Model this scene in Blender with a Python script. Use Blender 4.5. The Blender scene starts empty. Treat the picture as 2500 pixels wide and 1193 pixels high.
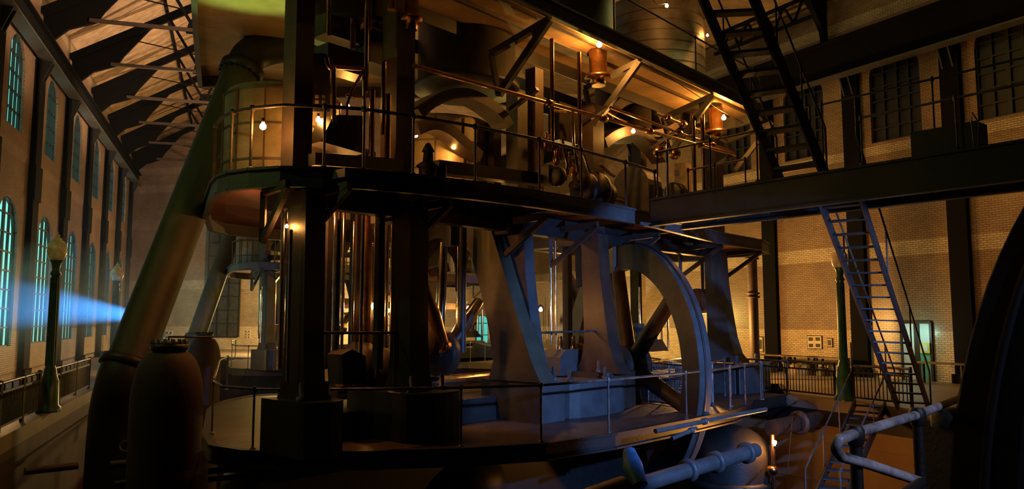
import bpy, math, random
from mathutils import Vector as V
random.seed(4)
PI = math.pi
SC = bpy.context.scene
COL = SC.collection
# ---------------------------------------------------------------- camera
F = 1900.0; CX, CY = 1250.0, 596.5; CAMZ = 2.4
PITCH = math.atan(184.0 / F)
cp, sp = math.cos(PITCH), math.sin(PITCH)
cam = bpy.data.cameras.new('camera'); co = bpy.data.objects.new('camera', cam); COL.objects.link(co)
co.location = (0, 0, CAMZ); co.rotation_euler = (PI / 2 + PITCH, 0, 0)
cam.sensor_width = 36.0; cam.lens = F / 2500.0 * 36.0; cam.clip_end = 400; cam.clip_start = 0.05
SC.camera = co
def ray(px, py):
    u = (px - CX) / F; v = (CY - py) / F
    return V((u, cp - v * sp, sp + v * cp))
C0 = V((0, 0, CAMZ))
def at(px, py, Y):
    r = ray(px, py); return C0 + r * (Y / r.y)
def atz(px, py, z):
    r = ray(px, py); return C0 + r * ((z - CAMZ) / r.z)
# engine frame: e runs along the engine, n towards its back
O = V((-1.92, 15.07, 0)); e = V((.6606, .7507, 0)).normalized(); n = V((-e.y, e.x, 0))
def at_d(px, py, d):
    r = ray(px, py); t = (d - (C0 - O).dot(n)) / r.dot(n); return C0 + r * t
def S_of(px, py, d):
    return (at_d(px, py, d) - O).dot(e)
def E(s, d, z):
    p = O + e * s + n * d; return V((p.x, p.y, z))
UP = V((0, 0, 1))
# ---------------------------------------------------------------- mesh builder
class MB:
    def __init__(s): s.v = []; s.f = []; s.sm = []; s.uv = {}
    def add(s, vs, fs, smooth=False, uvs=None):
        o = len(s.v); s.v += [V(p) for p in vs]
        for i, f in enumerate(fs):
            if uvs: s.uv[len(s.f)] = uvs[i]
            s.f.append([o + k for k in f]); s.sm.append(smooth)
        return s
    def ext(s, pts, vec, smooth=False):
        k = len(pts); vec = V(vec); pts = [V(p) for p in pts]
        nn = V((0, 0, 0))
        for i in range(k): nn += pts[i].cross(pts[(i + 1) % k])
        a = list(range(k)); b = [k + i for i in range(k)]
        fs = [[i, (i + 1) % k, k + (i + 1) % k, k + i] for i in range(k)]
        if nn.dot(vec) > 0: a = a[::-1]
        else: b = b[::-1]; fs = [f[::-1] for f in fs]
        return s.add(pts + [p + vec for p in pts], [a, b] + fs, smooth)
    def box(s, c, hx, hy, z0, z1, ax=(1, 0)):
        a = V((ax[0], ax[1], 0)).normalized(); b = V((-a.y, a.x, 0)); c = V((c[0], c[1], 0))
        return s.ext([V((p.x, p.y, z0)) for p in (c - a * hx - b * hy, c + a * hx - b * hy, c + a * hx + b * hy, c - a * hx + b * hy)], (0, 0, z1 - z0))
    def bar(s, p, q, w, h, up=(0, 0, 1)):
        p, q = V(p), V(q); d = (q - p)
        if d.length < 1e-6: return s
        d.normalize(); u = V(up)
        if abs(d.dot(u)) > .98: u = V((1, 0, 0))
        a = d.cross(u).normalized() * (w / 2); b = a.cross(d).normalized() * (h / 2)
        return s.ext([p - a - b, p + a - b, p + a + b, p - a + b], q - p)
    def tube(s, pts, r, k=10, cap=True):
        pts = [V(p) for p in pts]; m = len(pts); rs = r if isinstance(r, (list, tuple)) else [r] * m
        ts = [((pts[min(i + 1, m - 1)] - pts[max(i - 1, 0)]).normalized()) for i in range(m)]
        u = ts[0].cross(UP if abs(ts[0].z) < .9 else V((1, 0, 0))).normalized(); vs = []
        for i in range(m):
            u = (u - ts[i] * u.dot(ts[i])).normalized(); w = ts[i].cross(u)
            vs += [pts[i] + (u * math.cos(2 * PI * j / k) + w * math.sin(2 * PI * j / k)) * rs[i] for j in range(k)]
        fs = [[i * k + j, i * k + (j + 1) % k, (i + 1) * k + (j + 1) % k, (i + 1) * k + j] for i in range(m - 1) for j in range(k)]
        s.add(vs, fs, True)
        if cap: s.add(vs[:k], [list(range(k))[::-1]]); s.add(vs[-k:], [list(range(k))])
        return s
    def lathe(s, base, axis, prof, k=24, cap=True):
        base = V(base); axis = V(axis).normalized()
        u = axis.cross(UP if abs(axis.z) < .9 else V((1, 0, 0))).normalized(); w = axis.cross(u); m = len(prof); vs = []
        for (r, h) in prof:
            vs += [base + axis * h + (u * math.cos(2 * PI * j / k) + w * math.sin(2 * PI * j / k)) * max(r, 1e-4) for j in range(k)]
        fs = [[i * k + j, i * k + (j + 1) % k, (i + 1) * k + (j + 1) % k, (i + 1) * k + j] for i in range(m - 1) for j in range(k)]
        s.add(vs, fs, True)
        if not cap: return s
        if prof[0][0] > 1e-3: s.add(vs[:k], [list(range(k))[::-1]])
        if prof[-1][0] > 1e-3: s.add(vs[-k:], [list(range(k))])
        return s
    def sweep(s, path, prof_vecs):
        """path: points; prof_vecs: list (one per point) of 4 corner offsets"""
        vs = []; m = len(path)
        for p, pv in zip(path, prof_vecs): vs += [V(p) + V(q) for q in pv]
        k = len(prof_vecs[0])
        fs = [[i * k + j, i * k + (j + 1) % k, (i + 1) * k + (j + 1) % k, (i + 1) * k + j] for i in range(m - 1) for j in range(k)]
        s.add(vs, fs); s.add(vs[:k], [list(range(k))[::-1]]); s.add(vs[-k:], [list(range(k))])
        return s
    def build(s, name, mat, parent=None, base=None, props=None):
        me = bpy.data.meshes.new(name)
        if parent is not None: org = V(parent['org_']) if 'org_' in parent else V((0, 0, 0))
        elif base is not None: org = V(base)
        else:
            lo = [min(p[i] for p in s.v) for i in range(3)]; hi = [max(p[i] for p in s.v) for i in range(3)]
            org = V(((lo[0] + hi[0]) / 2, (lo[1] + hi[1]) / 2, lo[2]))
        me.from_pydata([tuple(p - org) for p in s.v], [], s.f); me.update()
        me.polygons.foreach_set('use_smooth', s.sm)
        if s.uv:
            ul = me.uv_layers.new(name='meters')
            for pi, uvs in s.uv.items():
                for li, uvc in zip(me.polygons[pi].loop_indices, uvs): ul.data[li].uv = uvc
        me.materials.append(mat)
        o = bpy.data.objects.new(name, me); COL.objects.link(o)
        if parent is not None: o.parent = parent
        else: o.location = org
        o['org_'] = tuple(org)
        if props: tag(o, *props)
        return o
ALL = []
def tag(o, label=None, cat=None, group=None, kind=None):
    if label: o['label'] = label
    if cat: o['category'] = cat
    if group: o['group'] = group
    if kind: o['kind'] = kind
    return o
def thing(name, loc, label=None, cat=None, group=None, kind=None):
    o = bpy.data.objects.new(name, None); COL.objects.link(o); o.location = loc; o['org_'] = tuple(loc); o.empty_display_size = .2
    return tag(o, label, cat, group, kind)
def dup(o, off=None, label=None, parent=None):
    kids = [c for c in COL.objects if c.parent == o]
    c = o.copy(); COL.objects.link(c)
    if parent is not None: c.parent = parent
    if off is not None:
        c.location = V(o.location) + V(off); c['org_'] = tuple(c.location)
    if label: c['label'] = label
    for k in kids: dup(k, None, None, c)
    return c
# ---------------------------------------------------------------- materials
def srgb(*c): return tuple((x / 12.92 if x <= .04045 else ((x + .055) / 1.055) ** 2.4) for x in c)
def mat(name, col, rough=.5, metal=0.0, emit=None, es=0, var=0.0, vscale=3.0, col2=None, bump=0.0, bscale=30, spec=.5):
    m = bpy.data.materials.new(name); m.use_nodes = True; nt = m.node_tree; b = nt.nodes['Principled BSDF']
    b.inputs['Base Color'].default_value = (*col, 1); b.inputs['Roughness'].default_value = rough; b.inputs['Metallic'].default_value = metal
    b.inputs['Specular IOR Level'].default_value = spec
    if emit: b.inputs['Emission Color'].default_value = (*emit, 1); b.inputs['Emission Strength'].default_value = es
    tc = nt.nodes.new('ShaderNodeTexCoord')
    if var > 0:
        nz = nt.nodes.new('ShaderNodeTexNoise'); nz.inputs['Scale'].default_value = vscale; nz.inputs['Detail'].default_value = 6; nz.inputs['Roughness'].default_value = .65
        nt.links.new(tc.outputs['Object'], nz.inputs['Vector'])
        rp = nt.nodes.new('ShaderNodeValToRGB'); c2 = col2 or tuple(x * .35 for x in col)
        rp.color_ramp.elements[0].position = .5 - .25 * var; rp.color_ramp.elements[1].position = .5 + .2 * var
        rp.color_ramp.elements[0].color = (*c2, 1); rp.color_ramp.elements[1].color = (*col, 1)
        nt.links.new(nz.outputs['Fac'], rp.inputs['Fac']); nt.links.new(rp.outputs['Color'], b.inputs['Base Color'])
    if bump > 0:
        n2 = nt.nodes.new('ShaderNodeTexNoise'); n2.inputs['Scale'].default_value = bscale; n2.inputs['Detail'].default_value = 3
        nt.links.new(tc.outputs['Object'], n2.inputs['Vector'])
        bp = nt.nodes.new('ShaderNodeBump'); bp.inputs['Strength'].default_value = bump; bp.inputs['Distance'].default_value = .02
        nt.links.new(n2.outputs['Fac'], bp.inputs['Height']); nt.links.new(bp.outputs['Normal'], b.inputs['Normal'])
    return m
M = {}
M['black'] = mat('black_iron', (.012, .011, .011), .55, var=.8, vscale=4, bump=.15)
M['truss'] = mat('truss_iron', (.006, .006, .007), .75, spec=.06)
M['iron'] = mat('painted_iron', (.085, .085, .09), .5, var=.9, vscale=2.2, col2=(.045, .044, .045), bump=.2, bscale=45)
M['irondk'] = mat('dark_iron', (.02, .018, .0175), .5, var=.8, vscale=2.5, bump=.2)
M['brown'] = mat('brown_iron', (.06, .036, .026), .55, var=.9, vscale=3, col2=(.028, .018, .014), bump=.2)
M['steel'] = mat('bright_steel', (.55, .5, .46), .22, 1.0, var=.5, vscale=4, col2=(.35, .3, .27))
M['copper'] = mat('copper_pipe', (.62, .36, .17), .28, 1.0, var=.6, vscale=5, col2=(.35, .18, .08))
M['pipe'] = mat('exhaust_pipe_paint', (.055, .058, .038), .6, var=1, vscale=1.3, col2=(.026, .027, .018), bump=.25, bscale=60)
M['tank'] = mat('tank_red_brown', (.045, .02, .016), .75, var=.8, vscale=2, bump=.4, bscale=70)
M['plate'] = mat('riveted_plate', (.30, .225, .12), .5, var=1, vscale=1.8, col2=(.10, .072, .04), bump=.3)
M['cream'] = mat('stained_cream_paint', (.52, .37, .19), .6, var=1, vscale=1.1, col2=(.30, .18, .08), bump=.2)
M['redpaint'] = mat('red_brown_underside', (.24, .075, .05), .6, var=1, vscale=1.2, col2=(.10, .04, .03))
M['rail'] = mat('rail_pipe', (.16, .15, .15), .38, .4, var=.6, vscale=6)
M['green'] = mat('green_lamp_post', (.02, .10, .085), .4, var=.7, vscale=4)
M['railpale'] = mat('pale_rail_pipe', (.45, .43, .46), .4, var=.5, vscale=8)
M['streak'] = mat('streaked_grey_plate', (.16, .14, .125), .5, var=1, vscale=1.5, col2=(.05, .042, .038), bump=.3)
M['olive'] = mat('olive_lit_iron', (.085, .08, .05), .55, var=.9, vscale=2.2, col2=(.045, .042, .028), bump=.2)  # iron tinted olive: the dim greenish light is put into the leg's colour
M['globe'] = mat('opal_globe', (.9, .8, .66), .3, var=.4, vscale=5, col2=(.55, .45, .34))
M['bulb'] = mat('lit_bulb', (1, .8, .5), .3, emit=(1.0, .43, .085), es=620)
M['bulbx'] = mat('lit_bright_bulb', (1, .8, .5), .3, emit=(1.0, .40, .065), es=1900)
M['bulbs'] = mat('lit_small_bulb', (1, .8, .5), .3, emit=(1.0, .42, .085), es=520)
M['socket'] = mat('bulb_socket', (.03, .025, .02), .4)
M['glass'] = mat('dusk_window_glass', (.1, .2, .18), .2, emit=(.16, .62, .50), es=1.8, var=.6, vscale=1.5)
M['glassc'] = mat('cyan_window_glass', (.1, .2, .18), .2, emit=(.08, .75, .66), es=.7)
M['glassdk'] = mat('dark_window_glass', (.016, .016, .02), .45, var=.8, vscale=2)
M['frame'] = mat('window_frame', (.012, .012, .013), .5)
M['floor'] = mat('concrete_floor', (.26, .21, .16), .55, var=.8, vscale=.8, col2=(.17, .135, .10), bump=.1)
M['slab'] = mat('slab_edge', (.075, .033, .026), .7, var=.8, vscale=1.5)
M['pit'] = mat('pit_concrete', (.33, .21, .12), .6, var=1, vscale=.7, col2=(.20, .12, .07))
M['wood'] = mat('bench_wood', (.16, .10, .05), .5, var=.6, vscale=6)
M['paper'] = mat('picture_mount', (.62, .52, .38), .6)
M['photo'] = mat('dark_print', (.05, .04, .03), .5, var=.9, vscale=9, col2=(.012, .01, .008))
M['doorgreen'] = mat('green_door', (.10, .42, .30), .4)
M['doorwhite'] = mat('white_door_panel', (.65, .68, .66), .4)
M['yellow'] = mat('yellow_sign', (.75, .62, .08), .5)
M['shutter'] = mat('dark_shutter', (.055, .05, .042), .6, var=.9, vscale=3)
M['blue'] = mat('blue_lit_pipe', (.05, .20, .40), .5, var=.7, vscale=4)  # blue light on the pipe bend, put into its base colour
def tread_plate():
    m = mat('tread_plate', (.10, .065, .05), .45, var=.8, vscale=1.4)
    nt = m.node_tree; b = nt.nodes['Principled BSDF']; tc = [x for x in nt.nodes if x.type == 'TEX_COORD'][0]
    mp = nt.nodes.new('ShaderNodeMapping'); mp.inputs['Rotation'].default_value = (0, 0, .85); mp.inputs['Scale'].default_value = (14, 14, 14)
    nt.links.new(tc.outputs['Object'], mp.inputs['Vector'])
    ck = nt.nodes.new('ShaderNodeTexChecker'); ck.inputs['Scale'].default_value = 1
    nt.links.new(mp.outputs['Vector'], ck.inputs['Vector'])
    bp = nt.nodes.new('ShaderNodeBump'); bp.inputs['Strength'].default_value = .8; bp.inputs['Distance'].default_value = .02
    nt.links.new(ck.outputs['Fac'], bp.inputs['Height']); nt.links.new(bp.outputs['Normal'], b.inputs['Normal'])
    return m
M['deck'] = tread_plate()
def brick(name, zones, bw=.24, bh=.085, rough=.3):
    """zones: list of (z_top, colour); courses and zones are the wall's own colours"""
    m = bpy.data.materials.new(name); m.use_nodes = True; nt = m.node_tree; b = nt.nodes['Principled BSDF']
    uv = nt.nodes.new('ShaderNodeUVMap'); uv.uv_map = 'meters'
    sx = nt.nodes.new('ShaderNodeSeparateXYZ'); nt.links.new(uv.outputs['UV'], sx.inputs[0])
    rp = nt.nodes.new('ShaderNodeValToRGB'); rp.color_ramp.interpolation = 'CONSTANT'
    mr = nt.nodes.new('ShaderNodeMath'); mr.operation = 'MULTIPLY'; mr.inputs[1].default_value = 1 / 20.0
    nt.links.new(sx.outputs['Y'], mr.inputs[0]); nt.links.new(mr.outputs[0], rp.inputs['Fac'])
    z = -99; els = rp.color_ramp.elements; first = True
    prev = 0.0
    for i, (zt, c) in enumerate(zones):
        if i == 0: el = els[0]; el.position = 0
        elif i == 1: el = els[1]; el.position = prev / 20.0
        else: el = els.new(prev / 20.0)
        el.color = (*c, 1); prev = zt
    nz = nt.nodes.new('ShaderNodeTexNoise'); nz.inputs['Scale'].default_value = .6; nz.inputs['Detail'].default_value = 5; nt.links.new(uv.outputs['UV'], nz.inputs['Vector'])
    mm = nt.nodes.new('ShaderNodeMapRange'); mm.inputs['From Min'].default_value = .3; mm.inputs['From Max'].default_value = .7; mm.inputs['To Min'].default_value = .72; mm.inputs['To Max'].default_value = 1.1
    nt.links.new(nz.outputs['Fac'], mm.inputs['Value'])
    mx = nt.nodes.new('ShaderNodeVectorMath'); mx.operation = 'SCALE'; nt.links.new(rp.outputs['Color'], mx.inputs[0]); nt.links.new(mm.outputs['Result'], mx.inputs['Scale'])
    bt = nt.nodes.new('ShaderNodeTexBrick'); bt.inputs['Scale'].default_value = 1; bt.inputs['Brick Width'].default_value = bw; bt.inputs['Row Height'].default_value = bh
    bt.inputs['Mortar Size'].default_value = .009; bt.inputs['Mortar Smooth'].default_value = .3; bt.inputs['Bias'].default_value = 0
    bt.inputs['Mortar'].default_value = (.05, .035, .02, 1)
    nt.links.new(uv.outputs['UV'], bt.inputs['Vector']); nt.links.new(mx.outputs[0], bt.inputs['Color1'])
    m2 = nt.nodes.new('ShaderNodeVectorMath'); m2.operation = 'SCALE'; m2.inputs['Scale'].default_value = .78; nt.links.new(mx.outputs[0], m2.inputs[0]); nt.links.new(m2.outputs[0], bt.inputs['Color2'])
    nt.links.new(bt.outputs['Color'], b.inputs['Base Color'])
    bp = nt.nodes.new('ShaderNodeBump'); bp.inputs['Strength'].default_value = .4; bp.inputs['Distance'].default_value = .01; bp.invert = True
    nt.links.new(bt.outputs['Fac'], bp.inputs['Height']); nt.links.new(bp.outputs['Normal'], b.inputs['Normal'])
    b.inputs['Roughness'].default_value = rough
    return m
TILE = (.66, .52, .32); TAN = (.34, .235, .14); BAND = (.60, .50, .33)
M['brickR'] = brick('glazed_brick_right', [(1.95, TILE), (4.95, TAN), (5.55, BAND), (9.3, TAN), (9.7, BAND), (15.2, TAN), (15.7, BAND), (20, TAN)])
TANL = (.34, .22, .15)
M['brickL'] = brick('glazed_brick_left', [(1.9, TILE), (8.9, TANL), (9.3, (.42, .3, .2)), (16.2, TANL), (16.6, (.5, .38, .24)), (20, TANL)])
M['brickE'] = brick('glazed_brick_end', [(1.8, TILE), (4.9, (.40, .30, .17)), (5.7, (.5, .4, .27)), (10.0, TANL), (10.8, (.40, .28, .19)), (13.2, TANL), (13.8, (.42, .30, .21)), (14.7, TANL), (15.3, (.42, .30, .21)), (20, TANL)])
def plank():
    m = mat('roof_planks', (.44, .29, .17), .7, var=1, vscale=.7, col2=(.17, .10, .055))
    nt = m.node_tree; nz = [x for x in nt.nodes if x.type == 'TEX_NOISE'][0]; tc = [x for x in nt.nodes if x.type == 'TEX_COORD'][0]
    mp = nt.nodes.new('ShaderNodeMapping'); mp.inputs['Scale'].default_value = (1.2, 3.5, 5); mp.inputs['Rotation'].default_value = (0, 0, .35)
    nt.links.new(tc.outputs['Object'], mp.inputs['Vector']); nt.links.new(mp.outputs['Vector'], nz.inputs['Vector'])
    return m
M['planks'] = plank()
# ---------------------------------------------------------------- the hall
LW = V((-.355, 1, 0)).normalized(); LN = V((LW.y, -LW.x, 0))        # left wall direction (away), inward normal
def Lp(Y): return V((-19.5 - .355 * (Y - 29.6), Y, 0))
RW = V((-.605, 1, 0)).normalized(); RN = V((-RW.y, RW.x, 0))         # right wall direction (away), inward normal
def Rp(Y): return V((12.7 - .605 * (Y - 37.2), Y, 0))
def Lpx(px): u = (px - CX) / F; return Lp(-9.0 / (u + .355))
def Rpx(px): u = (px - CX) / F; return Rp(35.2 / (u + .605))
def wall(name, A, B, h, openings, inward, m, depth=.45):
    """openings: (distance along, half width, sill, spring); arched heads"""
    mb = MB(); d = (B - A).normalized(); L = (B - A).length; br = {0.0, L}
    for (c, hw, s0, s1) in openings:
        for k in range(13): br.add(c - hw * math.cos(PI * k / 12))
    br = sorted(x for x in br if 0 <= x <= L)
    def P(u, z, o=0): p = A + d * u - inward * o; return V((p.x, p.y, z))
    def head(o, u): return o[3] + o[1] * math.sqrt(max(0, 1 - ((u - o[0]) / o[1]) ** 2))
    def quad(a, b, za, zb, ta, tb):
        if max(ta - za, tb - zb) < 1e-4: return
        q = [P(a, za), P(b, zb), P(b, tb), P(a, ta)]; uvs = [(a, za), (b, zb), (b, tb), (a, ta)]
        mb.add(q, [[0, 1, 2, 3]], uvs=[uvs])
    for a, b in zip(br[:-1], br[1:]):
        if b - a < 1e-6: continue
        mid = (a + b) / 2; za = zb = 0.0
        for o in sorted([o for o in openings if abs(mid - o[0]) < o[1]], key=lambda o: o[2]):
            quad(a, b, za, zb, o[2], o[2])
            za, zb = head(o, a), head(o, b)
            mb.add([P(a, za), P(b, zb), P(b, zb, depth), P(a, za, depth)], [[0, 1, 2, 3]], uvs=[[(a, za), (b, zb), (b, zb + depth), (a, za + depth)]])
            mb.add([P(a, o[2]), P(a, o[2], depth), P(b, o[2], depth), P(b, o[2])], [[0, 1, 2, 3]], uvs=[[(a, 0), (a, depth), (b, depth), (b, 0)]])
        quad(a, b, za, zb, h, h)
    for o in openings:
        for sgn in (-1, 1):
            u = o[0] + sgn * o[1]
            mb.add([P(u, o[2]), P(u, o[3]), P(u, o[3], depth), P(u, o[2], depth)], [[0, 1, 2, 3]], uvs=[[(u, o[2]), (u, o[3]), (u + depth, o[3]), (u + depth, o[2])]])
    w = mb.build(name, m); tag(w, kind='structure'); return w
WINC = [0]
def window(A, d, inward, o, glass, nv=3, step=.75, depth=.16):
    WINC[0] += 1
    c, hw, s0, s1 = o
    def P(u, z, k=0): p = A + d * (c + u) - inward * (depth + k); return V((p.x, p.y, z))
    w = thing('window_%d' % WINC[0], P(0, s0), kind='structure')
    arc = [(-hw, s0)] + [(-hw * math.cos(PI * k / 12), s1 + hw * math.sin(PI * k / 12)) for k in range(13)] + [(hw, s0)]
    MB().add([P(u, z, .06) for u, z in arc], [list(range(len(arc)))]).build('pane', glass, w)
    fr = MB(); t = .11
    loop = arc + [arc[0]]
    for (a, b) in zip(loop[:-1], loop[1:]): fr.bar(P(*a), P(*b), t, t, inward)
    for i in range(1, nv + 1):
        u = -hw + 2 * hw * i / (nv + 1); zt = s1 + math.sqrt(max(0, hw * hw - u * u)); wd = .15 if (nv % 2 and i == (nv + 1) // 2) else .07
        fr.bar(P(u, s0), P(u, zt), wd, .1, inward)
    z = s0 + step
    while z < s1 + hw * .8:
        a = hw if z <= s1 else math.sqrt(max(0, hw * hw - (z - s1) ** 2)); fr.bar(P(-a, z), P(a, z), .06, .08, inward); z += step
    fr.build('window_frame', M['frame'], w)
    return w
WH = 16.9
EL, ER = Lp(66), Rp(60)
LA, LB = Lp(8), EL
def Lu(Y): return (Lp(Y) - LA).dot(LW)
lowers, uppers = [], []
for k in range(-1, 6):
    Y = 30.2 + 6.05 * k
    lowers.append((Lu(Y), 1.55, 1.35, 5.7)); uppers.append((Lu(Y), 1.15, 10.0, 12.6))
wall('wall_left', LA, LB, WH, lowers + uppers, LN, M['brickL'])
for o in lowers + uppers: window(LA, LW, LN, o, M['glass'])
RA, RB = Rp(6), ER
def Ru(Y): return (Rp(Y) - RA).dot(RW)
rup = [(Ru(Rpx(x).y), 1.12, 9.9, 12.7) for x in (2490, 2205, 1975, 1800)]
DOORY = Rpx(2232).y
wall('wall_right', RA, RB, WH, rup, RN, M['brickR'])
for o in rup: window(RA, RW, RN, o, M['glassdk'], step=.6)
ED = (ER - EL).normalized(); EN = V((ED.y, -ED.x, 0))
def Eu(px): # distance along the end wall of a photo column
    r = ray(px, 780); r.z = 0
    den = r.x * ED.y - r.y * ED.x
    return (EL.x * r.y - EL.y * r.x) / (r.x * -ED.y + r.y * ED.x) * -1 if False else _eu(r)
def _eu(r):
    # EL + ED*u = r*t
    den = ED.x * r.y - ED.y * r.x
    return -(EL.x * r.y - EL.y * r.x) / den
ew = (Eu(1176), .5, .35, 2.3)
wall('wall_end', EL, ER, 31, [ew], EN, M['brickE'])
window(EL, ED, EN, ew, M['glassc'], nv=1, step=.9)
bw_ = MB(); bw_.add([(-13, 7.0, -8), (-24, -12, -8), (-24, -12, 18), (-13, 7.0, 18)], [[0, 1, 2, 3]])
# floors (slabs with a thick edge round the pit)
def slab(name, pts, z0, z1, m):
    o = MB().ext([V((p[0], p[1], z0)) for p in pts], (0, 0, z1 - z0)).build(name, m); tag(o, kind='structure'); return o
def Ledge(Y): return V((-10.2 - .363 * (Y - 15.5), Y, 0))
def Redge(Y): return V((9.0 + .5 * (25.2 - Y), Y, 0))
slab('floor_left', [Ledge(6), Ledge(53), Lp(53) , Lp(8)], -.35, 0, M['floor'])
slab('floor_end', [Ledge(53), Redge(44) , Rp(44), ER, EL, Lp(53)], -.35, 0, M['floor'])
slab('floor_right', [Redge(44), Redge(9), Rp(9), Rp(44)], -.35, 0, M['floor'])
# fascia bands below the slab edges
fl = MB(); a, b = Ledge(6), Ledge(53)
fl.ext([V((p.x, p.y, -1.35)) for p in (a, b, b - LN * .5, a - LN * .5)], (0, 0, 1.0)); fl.bar(V((a.x, a.y, -.75)) + LN * .05, V((b.x, b.y, -.75)) + LN * .05, .1, .06)
tag(fl.build('trim_1', M['slab']), kind='structure')
fr = MB(); a, b = Redge(44), Redge(9); rn = V((-.894, -.447, 0))
fr.ext([V((p.x, p.y, -.8)) for p in (a, b, b - rn * .5, a - rn * .5)], (0, 0, .45)); tag(fr.build('trim_2', M['black']), kind='structure')
# round concrete pit wall and pit floor
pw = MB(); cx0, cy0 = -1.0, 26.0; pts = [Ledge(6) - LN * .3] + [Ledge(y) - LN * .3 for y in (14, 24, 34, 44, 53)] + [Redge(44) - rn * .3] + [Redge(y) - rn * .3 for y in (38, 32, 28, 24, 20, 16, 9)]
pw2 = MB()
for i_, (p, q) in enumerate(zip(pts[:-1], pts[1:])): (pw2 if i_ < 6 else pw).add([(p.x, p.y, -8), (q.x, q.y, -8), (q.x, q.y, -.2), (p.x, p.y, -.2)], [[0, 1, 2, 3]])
tag(pw.build('wall_pit', M['pit']), kind='structure'); tag(pw2.build('wall_pit_left', M['slab']), kind='structure')  # left stretch in a darker material: its shade is put into the colour
sm = MB()
for z in (-1.35, -2.6): 
    for p, q in zip(pts[6:-1], pts[7:]): sm.bar(V((p.x, p.y, z)) + rn * .02, V((q.x, q.y, z)) + rn * .02, .03, .025)
tag(sm.build('trim_3', M['floor']), kind='structure')
slab('floor_pit', [(-22, 2, 0), (16, 2, 0), (8, 50, 0), (-30, 56, 0)], -8.3, -8.0, M['black'])
# roof
RQ = 13.0
def roofpt(p, q, z): v = p + LN * q; return V((v.x, v.y, z))
RISE = 7.9; RZ = WH + RISE
rl = MB(); A0, A1 = Lp(4), Lp(68)
ridge0, ridge1 = roofpt(A0, RQ, RZ), roofpt(A1, RQ, RZ)
rl.ext([roofpt(A0, -.6, WH - .4), roofpt(A1, -.6, WH - .4), ridge1, ridge0], (0, 0, .25))
tag(rl.build('roof_left', M['planks']), kind='structure')
rr = MB(); B0, B1 = Rp(4), Rp(68)
rr.ext([ridge0, ridge1, V((B1.x, B1.y, WH)) - RN * .5, V((B0.x, B0.y, WH)) - RN * .5], (0, 0, .25)); tag(rr.build('roof_right', M['planks']), kind='structure')
# wall columns (steel, carrying crane girders) and girders
def wall_column(p, inward, d, h, label, w=.75):
    t = thing('wall_column', p, kind='structure')
    b = MB()
    c = p + inward * .2
    b.box(c, w / 2, .04, 0, h, (d.x, d.y)); b.box(c - inward * .17, w / 2, .03, 0, h, (d.x, d.y)); b.box(c - inward * .09, .06, .1, 0, h, (d.x, d.y))
    b.box(c, w / 2 + .1, .12, 0, .35, (d.x, d.y)); b.box(c, w / 2 + .1, .1, h * .55, h * .55 + 1.5, (d.x, d.y)); b.build('shaft', M['truss'], t)
    for s in (-1, 1):
        pts = [c + d * (s * .2) + UP * (h - 1.0), c + d * (s * .2) + UP * h, c + inward * .4 + d * (s * .2) + UP * h]; MB().ext(pts, d * .06).build('corbel', M['black'], t)
    return t
LCY = [27.15 + 6.05 * k for k in range(0, 7)]
for Y in LCY: wall_column(Lp(Y), LN, LW, 13.65, '', 1.0)
for px in (1420, 1556, 1886, 2100, 2352): wall_column(Rpx(px), RN, RW, 13.1, '')
def girder(A, B, inward, z0, z1, label, off):
    t = thing('crane_girder', V((A.x, A.y, z0)) + inward * off, label, 'girder', 'crane girders along the walls')
    a, b = A + inward * off, B + inward * off
    def Z(p, z): return V((p.x, p.y, z))
    MB().bar(Z(a, (z0 + z1) / 2), Z(b, (z0 + z1) / 2), .08, z1 - z0).build('web', M['truss'], t)
    MB().bar(Z(a, z0), Z(b, z0), .55, .07).build('bottom_flange', M['iron'], t)
    MB().bar(Z(a, z1), Z(b, z1), .5, .07).build('top_flange', M['truss'], t)
    MB().bar(Z(a, z1 + .09), Z(b, z1 + .09), .09, .12).build('rail', M['truss'], t)
girder(Lp(8), Lp(65), LN, 13.7, 14.6, 'long black crane girder on the columns beside the tall lit windows', .42)
girder(Rp(10), Rp(59), RN, 13.0, 14.6, 'long black crane girder above the dark windows of the tiled wall', .75)
# roof trusses
def truss(Y, label):
    p = Lp(Y); t = thing('roof_truss', V((p.x, p.y, 15.6)), label, 'truss', 'roof trusses')
    def Q(q, z): v = p + LN * q; return V((v.x, v.y, z))
    sl = RISE / RQ
    MB().bar(Q(0, WH - 1.0), Q(RQ, RZ - 1.0), .4, .2, LW).build('rafter', M['truss'], t)
    kb = MB(); kb.ext([Q(.1, 13.9), Q(.5, 14.7), Q(1.1, 15.3), Q(2.2, 15.75), Q(2.5, 16.3), Q(3.9, 18.2), Q(.1, 16.0)], LW * .2); kb.build('knee_bracket', M['truss'], t)
    MB().bar(Q(1.9, 15.8), Q(RQ, 16.0), .14, .16).build('bottom_chord', M['brown'], t)
    zz = MB()
    for (q0, z0, q1) in ((6.3, 15.9, 4.6), (6.3, 15.9, 8.2), (10, 15.95, 8.2), (10, 15.95, 12)): zz.bar(Q(q0, z0), Q(q1, WH + q1 * sl - 1.0), .1, .14)
    zz.bar(Q(2.4, 17.3), Q(12, 15.95), .05, .05)
    zz.build('lattice', M['truss'], t)
    pp = MB(); 
    for q in (6.3, 10): pp.ext([Q(q - .4, 15.75), Q(q + .4, 15.75), Q(q + .25, 16.4), Q(q - .25, 16.4)], LW * .2)
    pp.build('gusset_plate', M['truss'], t)
    return t
tl = ['roof truss with broad black knee bracket over the window closest the photo edge', 'roof truss second along the lit wall, its pale tie rod crossing the planks',
      'roof truss third along the lit wall, above the column by the third window', 'roof truss fourth along the lit wall, half hidden behind the leaning pipe',
      'roof truss fifth along the lit wall, next to the gable end', 'roof truss against the brown gable end wall', 'roof truss overhead where the window wall leaves the picture']
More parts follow.
